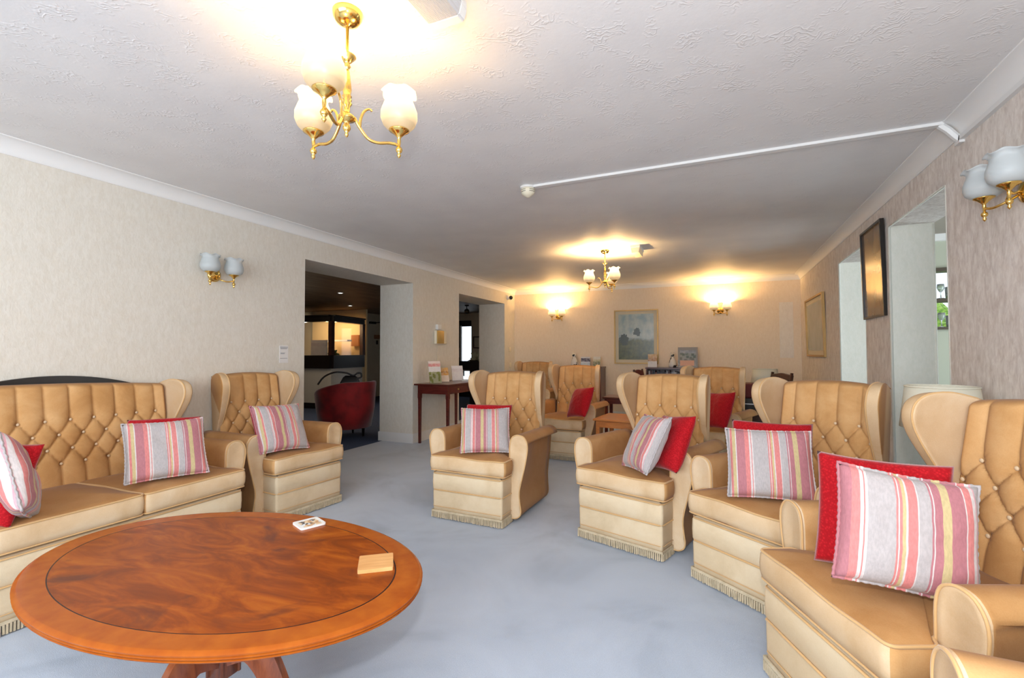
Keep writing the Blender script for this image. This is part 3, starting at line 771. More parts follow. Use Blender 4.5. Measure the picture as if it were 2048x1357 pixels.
# ================================================================== lamps
def shade_bm(kind):
    bm = bmesh.new()
    if kind == 'tall':  pf = [(.022, 0), (.040, .006), (.056, .022), (.0645, .045), (.064, .068), (.056, .090), (.0485, .108), (.0465, .122), (.050, .134), (.058, .143), (.0635, .147)]
    else: pf = [(.022, 0), (.044, .005), (.060, .018), (.067, .040), (.066, .062), (.059, .084), (.0535, .102), (.054, .116), (.061, .128), (.070, .134)]
    n = len(pf)
    def wob(r, z, a, i):
        t = max(0, (i-(n-4))/3.); return r*(1+.09*t*math.cos(6*a)), z+.007*t*t*math.cos(6*a+PI)-.003*t*t
    lathe(bm, pf, 48, cap=False, wob=wob)
    return bm
def add_arm_set(parent, tipx, base_z, kind, lit, arm_pts, ang, R0):
    """one arm + gallery cup + finial + glass shade + bulb"""
    ca, sa = math.cos(ang), math.sin(ang)
    bm = bmesh.new(); tube(bm, [(x*ca-y*sa, x*sa+y*ca, z) for x, y, z in arm_pts], .0055, 8)
    ar = obj('arm', bm, M_brass, parent)
    cx_, cy_ = tipx*ca, tipx*sa; bm = bmesh.new()
    lathe(bm, [(.0, base_z-.085), (.004, base_z-.080), (.008, base_z-.073), (.004, base_z-.066), (.010, base_z-.060), (.013, base_z-.052), (.010, base_z-.044), (.005, base_z-.040), (.007, base_z-.020), (.006, base_z-.008), (.012, base_z), (.022, base_z+.010), (.037, base_z+.019), (.038, base_z+.022), (.020, base_z+.021), (.018, base_z+.05)], 20, (cx_, cy_, 0))
    obj('cup', bm, M_brass, ar)
    sh = obj('shade', shade_bm(kind), M_shl if lit else M_shu, ar, True, (cx_, cy_, base_z+.022))
    mo = sh.modifiers.new('thick', 'SOLIDIFY'); mo.thickness = .003
    bm = bmesh.new(); lathe(bm, [(.001, .098), (.010, .092), (.0165, .078), (.0175, .062), (.013, .045), (.010, .02)], 12, (cx_, cy_, base_z))
    obj('bulb', bm, M_bulb if lit else M_bulbu, ar)
    return cx_, cy_
def chandelier(loc, angs, label, energy):
    T = thing('chandelier', label, 'ceiling light', loc, 0, 'brass three-light chandeliers')
    H = 2.421-loc[2]
    bm = bmesh.new(); lathe(bm, [(.052, H), (.052, H-.006), (.050, H-.018), (.040, H-.034), (.022, H-.044), (.010, H-.047), (.0065, H-.052)], 32); obj('canopy', bm, M_brass, T)
    bm = bmesh.new(); lathe(bm, [(.0055, H-.03), (.0055, .262), (.009, .256), (.03, .262), (.031, .259), (.012, .238), (.008, .232), (.013, .224), (.008, .216), (.006, .205)], 20); obj('rod', bm, M_brass, T)
    bm = bmesh.new(); lathe(bm, [(.006, .210), (.009, .205), (.013, .17), (.016, .14), (.013, .12), (.017, .115), (.013, .108), (.017, .102), (.013, .096), (.018, .088), (.011, .078), (.011, .055), (.026, .045), (.031, .038), (.028, .030), (.012, .024), (.008, .016), (.013, .008), (.014, -.002), (.009, -.010), (.005, -.016), (.007, -.024), (.004, -.030), (0, -.034)], 24)
    obj('turned_body', bm, M_brass, T)
    pts = smooth_loop([(.026, 0, .045), (.045, 0, .012), (.075, 0, -.022), (.11, 0, -.030), (.15, 0, -.022), (.188, 0, -.022)], 5, False)
    curl = smooth_loop([(.045, 0, .012), (.048, 0, .045), (.060, 0, .075), (.078, 0, .088), (.088, 0, .082)], 4, False)
    for a in angs:
        cx_, cy_ = add_arm_set(T, .188, .012, 'tall', True, pts, R(a), 0)
        ar = [c for c in T.children if c.name.startswith('arm')][-1]
        ca, sa = math.cos(R(a)), math.sin(R(a))
        bm = bmesh.new(); tube(bm, [(x*ca, x*sa, z) for x, y, z in curl], [.0055-.0001*i for i in range(len(curl))], 6); obj('scroll', bm, M_brass, ar)
        light('bulb_light', 'POINT', (loc[0]+cx_, loc[1]+cy_, loc[2]+.146), energy, (1.0, .60, .24), .02)
    return T
chandelier((-1.205, 1.285, 2.0), (172, 52, -68), 'near brass chandelier with three lit tulip glass shades above the coffee table', 5.2)
chandelier((-1.235, 5.60, 2.0), (197, 77, -43), 'distant brass chandelier with three lit shades over the back half of the room', 25)
def sconce(loc, rz, lit, label):
    T = thing('wall_sconce', label, 'wall light', loc, rz, 'two-arm brass wall lights')
    # local: +Y out of the wall, X along it
    bm = bmesh.new(); lathe(bm, [(.0, .0), (.055, .0), (.055, .004), (.05, .012), (.03, .02), (.012, .026), (0, .03)], 28)
    o = obj('backplate', bm, M_brass, T, rot=(R(-90), 0, 0))
    bm = bmesh.new(); tube(bm, smooth_loop([(0, .02, .0), (0, .045, -.01), (0, .06, .01), (0, .052, .04), (0, .035, .05)], 4, False), .006, 8); obj('scroll', bm, M_brass, T)
    for s in (-1, 1):
        path = smooth_loop([(0, .03, -.02), (s*.02, .07, -.045), (s*.055, .09, -.052), (s*.098, .10, -.040)], 5, False)
        bm = bmesh.new(); tube(bm, path, .0055, 8); ar = obj('arm', bm, M_brass, T)
        b = -.015; bm = bmesh.new()
        lathe(bm, [(.0, b-.085), (.004, b-.080), (.008, b-.073), (.004, b-.066), (.010, b-.060), (.013, b-.052), (.010, b-.044), (.005, b-.040), (.007, b-.020), (.006, b-.008), (.012, b), (.022, b+.010), (.037, b+.019), (.038, b+.022), (.020, b+.021), (.018, b+.05)], 20, (s*.098, .10, 0))
        obj('cup', bm, M_brass, ar)
        sh = obj('shade', shade_bm('bell'), M_shl if lit else M_shu, ar, True, (s*.098, .10, b+.022)); mo = sh.modifiers.new('thick', 'SOLIDIFY'); mo.thickness = .003
        bm = bmesh.new(); lathe(bm, [(.001, .098), (.010, .092), (.0165, .078), (.0175, .062), (.013, .045), (.010, .02)], 12, (s*.098, .10, b)); obj('bulb', bm, M_bulb if lit else M_bulbu, ar)
        if lit:
            q = Matrix.Rotation(rz, 4, 'Z') @ Vector((s*.098, .10, 0)); light('bulb_light', 'POINT', (loc[0]+q.x, loc[1]+q.y, loc[2]+.118), 21, (1.0, .58, .21), .02)
    return T
sconce((XL, 2.50, 1.825), R(-90), False, 'unlit brass wall light with two grey glass shades on the left wall above the armchair')
sconce((XR, 2.655, 1.875), R(90), False, 'unlit brass wall light with two grey glass shades at the right edge of the photo')
sconce((-2.80, YB, 1.875), R(180), True, 'lit two-shade wall light on the back wall, left of the landscape painting')
sconce((.035, YB, 1.885), R(180), True, 'lit two-shade wall light on the back wall, right of the landscape painting')

# ================================================================== ceiling fittings
bt = thing('strip_light', 'white fluorescent batten with ribbed clear diffuser on the near ceiling', 'ceiling light', (-.845, .75, HC), 0)
ol = [(-.062, -.001), (.062, -.001), (.062, -.02), (-.062, -.02)]
bm = bmesh.new(); prism(bm, ol, lambda a, b: (a, -.62, b), lambda a, b: (a, .62, b)); obj('body', bm, M_whitep, bt, False)
pf = [(-.066, -.012), (.066, -.012), (.070, -.045), (.058, -.085), (-.058, -.085), (-.070, -.045)]
m = mat('ribbed_prismatic_plastic', (.78, .78, .80), .15); bsdf(m).inputs['Transmission Weight'].default_value = .25
wv = N(m, 'ShaderNodeTexWave', bands_direction='X'); wv.inputs['Scale'].default_value = 60; L(m, coord(m), wv.inputs['Vector']); bump(m, wv.outputs['Fac'], .5, .004)
bm = bmesh.new(); prism(bm, pf, lambda a, b: (a, -.60, b), lambda a, b: (a, .60, b)); obj('diffuser', bm, m, bt, False)
for s in (-1, 1):
    bm = bmesh.new(); ys = (.60, .645) if s > 0 else (-.645, -.60)
    prism(bm, [(x*1.02, z-.001) for x, z in pf], lambda a, b: (a, ys[0], b), lambda a, b: (a, ys[1], b)); bmesh.ops.bevel(bm, geom=bm.edges[:], offset=.006, segments=2, affect='EDGES')
    obj('end_cap', bm, M_whitep, bt, False)
et = thing('emergency_light', 'small white box light on the ceiling beyond the distant chandelier', 'ceiling light', (-.86, 5.62, HC), 0)
obj('housing', bbox_bm((-.055, -.16, -.030), (.055, .16, 0), .004), M_whitep, et, False)
bm = bmesh.new(); prism(bm, [(-.05, -.028), (.05, -.028), (.04, -.085), (-.04, -.085)], lambda a, b: (a, -.15, b), lambda a, b: (a, .15, b)); obj('diffuser', bm, M_cream, et, False)
sd = thing('smoke_detector', 'cream conical smoke detector where the white trunking ends on the ceiling', 'smoke detector', (-1.275, 3.21, HC), R(25))
bm = bmesh.new(); lathe(bm, [(.058, 0), (.058, -.012), (.052, -.016)], 32); obj('mounting_base', bm, M_whitep, sd)
bm = bmesh.new(); lathe(bm, [(.050, -.014), (.052, -.032), (.047, -.052), (.030, -.066), (.012, -.078), (.0, -.080)], 32); obj('head', bm, M_cream, sd)
bm = bmesh.new()
for z in (-.030, -.042):
    for k in range(4):
        a0 = k*PI/2+.15; tube(bm, [(.0505*math.cos(a0+j*.2)*(1 if z > -.04 else .975), .0505*math.sin(a0+j*.2)*(1 if z > -.04 else .975), z) for j in range(6)], .0022, 4)
obj('vent_slots', bm, M_blackm, sd)
bm = bmesh.new()
box(bm, (-1.225, 3.185, HC-.016), (1.112, 3.225, HC)); 
A = [(1.105, 3.185, HC-.016), (1.105, 3.225, HC-.016), (1.105, 3.225, HC), (1.105, 3.185, HC)]
tube(bm, [(1.10, 3.205, HC-.010), (1.135, 3.205, HC-.045), (1.165, 3.205, HC-.085), (XR-.008, 3.205, HC-.105)], .018, 6)
box(bm, (XR-.022, 3.18, HC-.125), (XR, 3.235, HC-.082)); box(bm, (XR-.022, YF+.01, HC-.112), (XR, 3.2, HC-.088))
o = obj('cable_trunking', bm, M_white, None, False); tag(o, 'white cable trunking across the ceiling and down along the right cornice', 'trunking')

# ================================================================== wall things
def frame_pic(name, label, cat, plane, a0, a1, z0, z1, fw, depth, m_frame, m_pic, m_mount=None, mount=.05, lean=0):
    """picture on wall plane ('Y', y) facing -Y or ('X', x) facing -X"""
    ax, c = plane; w_, h_ = a1-a0, z1-z0
    T = thing(name, label, cat, ((a0+a1)/2, c, (z0+z1)/2) if ax == 'Y' else (c, (a0+a1)/2, (z0+z1)/2), 0 if ax == 'Y' else R(-90))
    if lean: T.rotation_euler = Euler((R(lean), 0, T.rotation_euler.z), 'XYZ')
    # local: X along the wall, -Y out of it
    bm = bmesh.new()
    for lo, hi in (((-w_/2, -depth, -h_/2), (w_/2, 0, -h_/2+fw)), ((-w_/2, -depth, h_/2-fw), (w_/2, 0, h_/2)), ((-w_/2, -depth, -h_/2+fw), (-w_/2+fw, 0, h_/2-fw)), ((w_/2-fw, -depth, -h_/2+fw), (w_/2, 0, h_/2-fw))): box(bm, lo, hi)
    obj('frame', bm, m_frame, T, False)
    i = fw
    if m_mount:
        obj('mount', bbox_bm((-w_/2+fw, -depth*.45, -h_/2+fw), (w_/2-fw, -.002, h_/2-fw)), m_mount, T, False); i = fw+mount
    obj('picture', bbox_bm((-w_/2+i, -depth*.5, -h_/2+i), (w_/2-i, -.003, h_/2-i)), m_pic, T, False)
    return T
M_gilt = mat('gilt_frame', (.45, .29, .11), .45, .6)
m = M_paint = mat('misty_landscape_print', (.3, .4, .4), .25)
t = N(m, 'ShaderNodeTexCoord'); sp = N(m, 'ShaderNodeSeparateXYZ'); L(m, t.outputs['Generated'], sp.inputs[0])
mp = N(m, 'ShaderNodeMapping'); mp.inputs['Scale'].default_value = (1, 0, 1); L(m, t.outputs['Generated'], mp.inputs[0]); pv = mp.outputs[0]
n_ = nz(m, pv, 4, 5, .6, .6)
zz = math_(m, 'ADD', sp.outputs[2], math_(m, 'MULTIPLY', math_(m, 'SUBTRACT', n_, .5), .16))
sky = ramp(m, nz(m, pv, 5, 4), [(.35, (.20, .30, .33)), (.65, (.42, .47, .45))]); land = ramp(m, nz(m, pv, 9, 5, .7), [(.35, (.035, .045, .015)), (.65, (.13, .14, .045))])
c = mixc(m, ramp(m, zz, [(.40, (1,1,1)), (.47, (0,0,0))]), sky, land)
d = N(m, 'ShaderNodeVectorMath', operation='DISTANCE'); L(m, pv, d.inputs[0]); d.inputs[1].default_value = (.52, 0, .60)
tree = math_(m, 'LESS_THAN', math_(m, 'ADD', d.outputs['Value'], math_(m, 'MULTIPLY', nz(m, pv, 11, 4, .7), .26)), .215); c = mixc(m, tree, c, (.035, .05, .04))
d = N(m, 'ShaderNodeVectorMath', operation='DISTANCE'); L(m, pv, d.inputs[0]); d.inputs[1].default_value = (.16, 0, .44)
tree = math_(m, 'LESS_THAN', math_(m, 'ADD', d.outputs['Value'], math_(m, 'MULTIPLY', nz(m, pv, 14, 3), .2)), .22); c = mixc(m, tree, c, (.04, .055, .04))
base(m, c)
M_mountc = mat('cream_picture_mount', (.62, .56, .42), .6)
frame_pic('landscape_painting', 'gilt framed misty landscape with trees on the back wall', 'painting', ('Y', YB-.002), -1.735, -.965, .985, 1.952, .022, .028, M_gilt, M_paint, M_mountc, .055)
m = mat('faded_print_glass', (.40, .37, .24), .22); v = coord(m); base(m, ramp(m, nz(m, v, 4, 3), [(.3, (.36, .34, .22)), (.7, (.46, .43, .30))]))
frame_pic('gilt_framed_print', 'narrow-looking gilt framed faded print on the right wall near the back corner', 'picture', ('X', XR-.002), 6.75, 7.99, 1.13, 1.93, .025, .03, M_gilt, m, M_mountc, .06, 1.2)
m = mat('brown_glazed_print', (.20, .115, .055), .12); v = coord(m); base(m, ramp(m, nz(m, v, 3, 3), [(.3, (.16, .09, .045)), (.7, (.24, .145, .07))]))
frame_pic('dark_framed_picture', 'black framed brown glazed picture between the two right-hand openings', 'picture', ('X', XR-.002), 4.468, 5.035, 1.476, 2.232, .018, .028, M_dark, m, None, .03, 1.2)
# thin paler patch laid flush on the back wall
o = obj('access_panel', bbox_bm((.893, YB-.006, 1.10), (1.086, YB, 1.985), .001, 1), wallpaper('panel_paper', (.80, .74, .66), (.86, .81, .73)), None, False); tag(o, 'paler flush vertical patch on the back wall near the right corner', 'wall panel')
# notice / switch by the first opening
t = thing('wall_notice', 'small white printed notice on the left wall beside the first doorway', 'notice', (XL, 3.165, 1.20), 0)
obj('card', bbox_bm((0, -.040, -.095), (.004, .055, .065)), M_paper, t, False)
bm = bmesh.new()
for z, y0, y1 in ((.050, -.035, .05), (.042, -.035, .048), (.034, -.03, .04), (-.005, -.03, .02), (-.012, -.03, .012), (-.055, -.035, .045)): box(bm, (.0035, y0, z), (.0048, y1, z+.004))
obj('printed_lines', bm, mat('grey_print', (.25, .25, .28), .6), t, False)
# wall phone / call point
t = thing('wall_intercom', 'cream wall intercom box with a brass-coloured front above the console table', 'intercom', (XL, 5.82, 1.42), 0)
obj('backbox', bbox_bm((0, -.13, -.105), (.055, .15, .095), .02, 3), M_cream, t)
obj('brass_front', bbox_bm((.05, -.125, -.095), (.066, .055, .09), .008, 2), mat('satin_brass_plate', (.62, .42, .14), .4, .4), t)
bm = bmesh.new(); tube(bm, [(.012, -.03, -.1), (.012, -.035, -.25), (.012, -.02, -.45), (.012, -.03, -.62)], .003, 6); obj('cord', bm, M_cream, t)
o = obj('wall_sensor', bbox_bm((XL, 5.74, 1.525), (XL+.045, 5.84, 1.60), .008, 2), M_whitep, None); tag(o, 'small white sensor box on the wall directly above the intercom', 'sensor')
t = thing('security_camera', 'white bullet security camera with dark lens in the back left corner under the cornice', 'camera', (XL, 8.26, 2.245), 0)
bm = bmesh.new(); lathe(bm, [(.045, 0), (.045, .012), (.02, .02), (.015, .05)], 20); obj('bracket', bm, M_whitep, t, rot=(0, R(90), 0))
bm = bmesh.new(); lathe(bm, [(0, -.06), (.035, -.055), (.042, -.03), (.042, .045), (.038, .052)], 20); ob = obj('housing', bm, M_whitep, t, loc=(.075, -.01, -.005), rot=(R(90), R(0), R(28)))
bm = bmesh.new(); lathe(bm, [(.036, .050), (.034, .060), (0, .062)], 20); obj('lens', bm, M_blackm, ob)
for nm, y, z, lab in (('light_switch', 8.36, 1.25, 'white double light switch on the narrow wall end at the back left corner'), ('plug_socket', 8.38, .95, 'white socket plate low on the wall end at the back left corner')):
    o = obj(nm, bbox_bm((XL, y-.045, z-.045), (XL+.009, y+.045, z+.045), .003, 1), M_cream, None); tag(o, lab, nm.replace('_', ' '))

# ================================================================== console table with leaflets
ct = thing('console_table', 'dark mahogany console table against the wall between the two left openings', 'console table', (-3.42, 5.72, 0))
obj('tabletop', bbox_bm((-.27, -.53, .765), (.255, .53, .785), .004), M_mahog, ct, False)
obj('apron', bbox_bm((-.235, -.49, .655), (.225, .49, .765)), M_mahog, ct, False)
for y in (-.25, .25):
    dd = obj('drawer', bbox_bm((.222, y-.20, .67), (.232, y+.20, .75), .002, 1), M_mahog, ct, False)
    bm = bmesh.new(); bmesh.ops.create_uvsphere(bm, u_segments=10, v_segments=6, radius=.012); obj('knob', bm, M_brassd, dd, loc=(.243, y, .71))
for x in (-.235, .195):
    for y in (-.49, .45):
        bm = bmesh.new(); vs = []
        for z, a in ((.655, .021), (.60, .021), (.59, .018), (0, .014)):
            vs.append([bm.verts.new((x+.02+sx*a, y+.02+sy*a, z)) for sx, sy in ((-1,-1),(1,-1),(1,1),(-1,1))])
        for P, Q in zip(vs, vs[1:]):
            for j in range(4): bm.faces.new((P[j], P[(j+1)%4], Q[(j+1)%4], Q[j]))
        bm.faces.new(vs[-1]); obj('leg', bm, M_mahog, ct, False)
def leaflet_mat(name, bands):
    m = mat(name, (.8, .8, .8), .35); t = N(m, 'ShaderNodeTexCoord'); sp = N(m, 'ShaderNodeSeparateXYZ'); L(m, t.outputs['Generated'], sp.inputs[0])
    n_ = nz(m, t.outputs['Generated'], 9, 3); z = math_(m, 'ADD', sp.outputs[2], math_(m, 'MULTIPLY', math_(m, 'SUBTRACT', n_, .5), .10))
    c = ramp(m, z, bands, 'CONSTANT'); vr = N(m, 'ShaderNodeTexVoronoi', distance='CHEBYCHEV'); vr.inputs['Scale'].default_value = 5; L(m, t.outputs['Generated'], vr.inputs['Vector'])
    base(m, mixc(m, math_(m, 'MULTIPLY', math_(m, 'GREATER_THAN', vr.outputs['Distance'], .42), .22), c, (.85, .82, .8))); return m
LM = [leaflet_mat('pink_and_green_leaflet', [(0, (.15, .16, .03)), (.42, (.20, .22, .05)), (.50, (.75, .70, .68)), (.75, (.75, .30, .28)), (.88, (.80, .66, .60))]),
      leaflet_mat('orange_leaflet', [(0, (.80, .66, .55)), (.45, (.72, .36, .08)), (.62, (.55, .25, .05)), (.75, (.75, .42, .12))]),
      leaflet_mat('white_grey_booklet', [(0, (.72, .68, .68)), (.6, (.66, .60, .62)), (.8, (.78, .74, .74))])]
for nm, m, (x, y), (w_, h_), az, lab in (
    ('leaflet_holder', LM[0], (-3.47, 5.38), (.17, .30), 55, 'tall leaflet with green and pink cover standing at the near end of the console table'),
    ('leaflet', LM[1], (-3.50, 5.66), (.13, .20), 60, 'orange topped leaflet standing in the middle of the console table'),
    ('booklet', LM[2], (-3.48, 5.98), (.17, .22), 50, 'pale booklet standing at the far end of the console table')):
    o = obj(nm, bbox_bm((-w_/2, -.006, 0), (w_/2, .006, h_)), m, None, False, (x, y, .7875)); o.rotation_euler = (R(-14), 0, R(az)); tag(o, lab, nm.replace('_', ' '))
bm = bmesh.new()
for k in range(5): prism(bm, [(-.10+.004*k, -.07), (.10-.003*k, -.075+.004*k), (.11, .07), (-.09, .075)], lambda a, b: (a, b, .004*k), lambda a, b: (a, b, .004*k+.003))
o = obj('paper_pile', bm, M_paper, None, False, (-3.30, 5.98, .7865), (0, 0, .5)); tag(o, 'low pile of white papers lying on the far end of the console table', 'papers')

# ================================================================== red tub chair, handbag, lobby kiosk
tc = thing('tub_chair', 'crimson velvet tub chair in the lobby seen from behind through the first doorway', 'tub chair', (-4.93, 5.28, 0), R(0))
bm = bmesh.new(); K = 40; prev = None
oa = R(58)   # direction the open front faces is -X: gap around angle 180
for k in range(K+1):
    t = -1+2*k/K; a = t*R(138); h = .79-.17*max(0, (abs(t)-.30)/.70)**1.3
    def P(r, z): return (r*1.12*math.cos(a), r*1.08*math.sin(a), z)
    ring = [bm.verts.new(P(r, z)) for r, z in ((.30, .14), (.325, .14), (.365, .40), (.385, h-.03), (.378, h-.006), (.355, h), (.325, h-.006), (.315, h-.03), (.30, .40))]
    if prev:
        for j in range(9): bm.faces.new((prev[j], prev[(j+1)%9], ring[(j+1)%9], ring[j]))
    else: bm.faces.new(ring[::-1])
    prev = ring
bm.faces.new(prev); obj('tub_back', bm, M_tub, tc, rot=(0, 0, R(-6)))
bm = bmesh.new(); lathe(bm, [(.0, .13), (.31, .13), (.33, .16), (.31, .40), (.29, .45), (.2, .465), (.0, .47)], 36); obj('seat', bm, M_tub, tc)
for a in (-70, 20, 110, 200):
    bm = bmesh.new(); lathe(bm, [(.014, 0), (.022, .12), (.024, .14)], 10, (.26*math.cos(R(a)), .26*math.sin(R(a)), 0)); obj('leg', bm, M_dark, tc)
hb = thing('handbag', 'black handbag with a looped shoulder strap on the crimson tub chair', 'handbag', (-4.98, 5.42, .475), R(35))
bm = bmesh.new(); ring_solid(bm, resample(round_poly([(-.16, -.06), (.16, -.06), (.16, .06), (-.16, .06)], .03), .03), [(-.01, 1, .0), (0, 1, .02), (.01, 1, .15), (-.005, .9, .28), (-.02, .7, .36), (-.03, .5, .385)], (0, 0)); obj('bag_body', bm, M_black, hb)
bm = bmesh.new(); tube(bm, smooth_loop([(-.44, -.05, .26), (-.36, -.03, .37), (-.22, -.02, .435), (-.06, 0, .425), (.04, 0, .385), (.10, .01, .42), (.15, .01, .41), (.15, .01, .36), (.08, 0, .34)], 5, False), .013, 8); obj('strap', bm, M_black, hb)

kb = thing('reception_kiosk', 'dark framed glazed reception kiosk with cream counter front in the lobby', 'kiosk', (0, 0, 0))
P1, P2, P3 = Vector((-9.3, 7.50, 0)), Vector((-7.52, 7.62, 0)), Vector((-7.72, 8.80, 0))
# faces: P1-P2 (front) and P2-P3 (angled side)
def wallseg(bm, a, b, z0, z1, th=.08, out=0.):
    d = (b-a).normalized(); n = Vector((d.y, -d.x, 0)); q = [a+n*out, b+n*out, b-n*th, a-n*th]
    vs = [bm.verts.new((p.x, p.y, z)) for z in (z0, z1) for p in q]
    for f in ((0,1,2,3), (4,7,6,5), (0,4,5,1), (1,5,6,2), (2,6,7,3), (3,7,4,0)): bm.faces.new([vs[i] for i in f])
bm = bmesh.new(); wallseg(bm, P1, P2, .12, .86); wallseg(bm, P2, P3, .12, .86); obj('counter_front', bm, mat('cream_gloss_panel', (.70, .66, .58), .25), kb, False)
bm = bmesh.new(); wallseg(bm, P1, P2, 0, .12, out=.01); wallseg(bm, P2, P3, 0, .12, out=.01); obj('plinth', bm, M_dark, kb, False)
bm = bmesh.new(); wallseg(bm, P1, P2, .86, 1.14, .3, .06); wallseg(bm, P2, P3, .86, 1.14, .3, .06); obj('counter_band', bm, M_dark, kb, False)
bm = bmesh.new(); wallseg(bm, P1, P2, 1.86, 1.97, .1, .05); wallseg(bm, P2, P3, 1.86, 1.97, .1, .05); wallseg(bm, P1, P2, 1.97, 2.0, .1, .09); wallseg(bm, P2, P3, 1.97, 2.0, .1, .09); obj('header', bm, M_dark, kb, False)
for p in (P1, P2, P3): obj('post', bbox_bm((p.x-.045, p.y-.045, 1.14), (p.x+.045, p.y+.045, 1.87)), M_oakd, kb, False)
bm = bmesh.new(); wallseg(bm, P1, P2, 1.14, 1.86, .01); obj('glass_pane', bm, M_glass, kb, False)
bm = bmesh.new(); wallseg(bm, P2, P3, 1.14, 1.86, .01); obj('glass_pane', bm, M_glass, kb, False)
bm = bmesh.new(); wallseg(bm, Vector((-9.5, 8.98, 0)), Vector((-7.78, 8.99, 0)), .0, 2.24, .05)
wallseg(bm, P3, Vector((-7.79, 8.98, 0)), 0, 2.0, .04); prism(bm, [(-9.3, 7.5), (-7.54, 7.64), (-7.76, 8.9), (-9.4, 8.9)], lambda a, b: (a, b, 1.985), lambda a, b: (a, b, 1.995))  # side closure and roof added to keep the lamp light inside
obj('rear_partition', bm, mat('warm_cream_partition', (.80, .62, .36), .6), kb, False)
light('kiosk_lamp', 'POINT', (-8.3, 8.4, 1.8), 16, (1.0, .66, .32), .12)
light('kiosk_lamp_left', 'POINT', (-9.0, 8.2, 1.75), 10, (1.0, .85, .62), .1)
for nm, lo, hi, m, lab in (
    ('notice_sheet', (-9.05, 7.56, 1.32), (-8.62, 7.57, 1.60), mat('mauve_notice', (.45, .38, .42), .7), 'mauve-grey notice sheet stuck inside the left kiosk window'),
    ('brochure_display', (-8.45, 7.95, 1.14), (-8.0, 8.0, 1.48), LM[2], 'pale brochure display behind the left kiosk window'),
    ('office_shelf', (-8.8, 8.55, 1.46), (-7.95, 8.7, 1.50), M_white, 'narrow white shelf inside the lit kiosk'),
    ('cork_board', (-8.15, 8.89, 1.35), (-7.92, 8.93, 1.62), mat('cork', (.35, .15, .06), .8), 'brown board on the rear partition of the lit kiosk')):
    tag(obj(nm, bbox_bm(lo, hi), m, None, False), lab, nm.replace('_', ' '))
def leaf_heap(name, loc, r, m, lab, cat, seed):
    bm = bmesh.new(); rnd = random.Random(seed)
    for k in range(60):
        a, b = rnd.uniform(0, 2*PI), rnd.uniform(.05, 1.); l = r*rnd.uniform(.5, 1.); d = Vector((math.cos(a)*(1-b*.6), math.sin(a)*(1-b*.6), b)).normalized(); s = d.orthogonal().normalized()*r*.13
        p = Vector((0, 0, 0)); q = d*l*.6; e = d*l+Vector((0, 0, -.15*l))
        bm.faces.new([bm.verts.new(x) for x in (p, q+s, e, q-s)])
    return tag(obj(name, bm, m, None, False, loc), lab, cat)
M_fol = mat('dark_pot_foliage', (.05, .09, .02), .6)
leaf_heap('pot_plant', (-7.95, 8.1, 1.14), .2, M_fol, 'dark leafy plant on the kiosk counter behind the right pane', 'plant', 2)
leaf_heap('flower_arrangement', (-4.98, 9.4, 1.02), .28, mat('cream_petals', (.6, .58, .40), .6), 'cream flower arrangement past the second left opening', 'flowers', 5)
tag(obj('flower_stand', bbox_bm((-5.10, 9.28, 0), (-4.86, 9.52, 1.02)), M_dark, None, False), 'dark stand under the cream flowers past the second opening', 'stand')
t = frame_pic('brown_framed_picture', 'small brown framed picture on the lobby wall past the second opening', 'picture', ('Y', 11.09), -5.98, -5.6, 1.30, 1.62, .03, .03, M_oakd, M_mountc)
def downlight(x, y, lab):
    T = thing('downlight', lab, 'ceiling light', (x, y, 2.25), 0, 'recessed lobby downlights'); bm = bmesh.new(); lathe(bm, [(.055, 0), (.055, -.006), (.040, -.008)], 24, cap=False); obj('rim', bm, M_whitep, T)
    bm = bmesh.new(); lathe(bm, [(.0, -.004), (.038, -.004), (.038, -.001)], 20); o = obj('lamp', bm, M_dl, T)
    light('downlight_spot', 'SPOT', (x, y, 2.235), 14, (1, .92, .82), .03, spot=85)
M_dl = mat('downlight_glow', (1, 1, 1)); bsdf(M_dl).inputs['Emission Color'].default_value = (1, .97, .92, 1); bsdf(M_dl).inputs['Emission Strength'].default_value = 9
downlight(-6.08, 6.36, 'nearer glowing downlight in the dark lobby ceiling'); downlight(-7.55, 8.2, 'farther glowing downlight in the dark lobby ceiling, above the kiosk')
t = thing('ceiling_spotlight', 'dark round spotlight under the lobby ceiling past the second opening', 'ceiling light', (-5.13, 9.2, 2.25)); bm = bmesh.new(); lathe(bm, [(.05, 0), (.05, -.02), (.01, -.03), (.01, -.10)], 16); obj('stem', bm, M_blackm, t)
bm = bmesh.new(); bmesh.ops.create_uvsphere(bm, u_segments=14, v_segments=10, radius=.06); obj('lamp_head', bm, mat('dark_chrome', (.12, .11, .10), .2, .8), t, loc=(0, 0, -.14))

# ================================================================== back-wall furniture
def bookcase(name, label, x0, x1, h, y0=8.22):
    T = thing(name, label, 'bookcase', ((x0+x1)/2, (y0+YB-.02)/2, 0)); w_ = (x1-x0)/2; d = (YB-.02-y0)/2
    obj('top', bbox_bm((-w_-.012, -d-.012, h-.022), (w_+.012, d, h), .003, 1), M_mahog, T, False)
    for s in (-1, 1): obj('side_panel', bbox_bm((s*w_-.01*(1+s), -d, 0), (s*w_+.01*(1-s), d, h-.022)), M_mahog, T, False)
    obj('back_panel', bbox_bm((-w_+.02, d-.012, .05), (w_-.02, d, h-.022)), M_mahog, T, False)
    for z in (.06, .34, .62): obj('shelf', bbox_bm((-w_+.02, -d+.01, z), (w_-.02, d-.012, z+.018)), M_mahog, T, False)
    return T
bookcase('bookcase', 'low mahogany bookcase against the back wall, left, with a cat figure on top', -2.72, -1.90, .935)
bookcase('bookcase', 'low mahogany bookcase of dark books against the back wall, right of the painting', -1.13, -.20, .935)
sb = bookcase('sideboard', 'dark low sideboard continuing right of the book-filled bookcase', -.17, .06, .925); sb['category'] = 'sideboard'
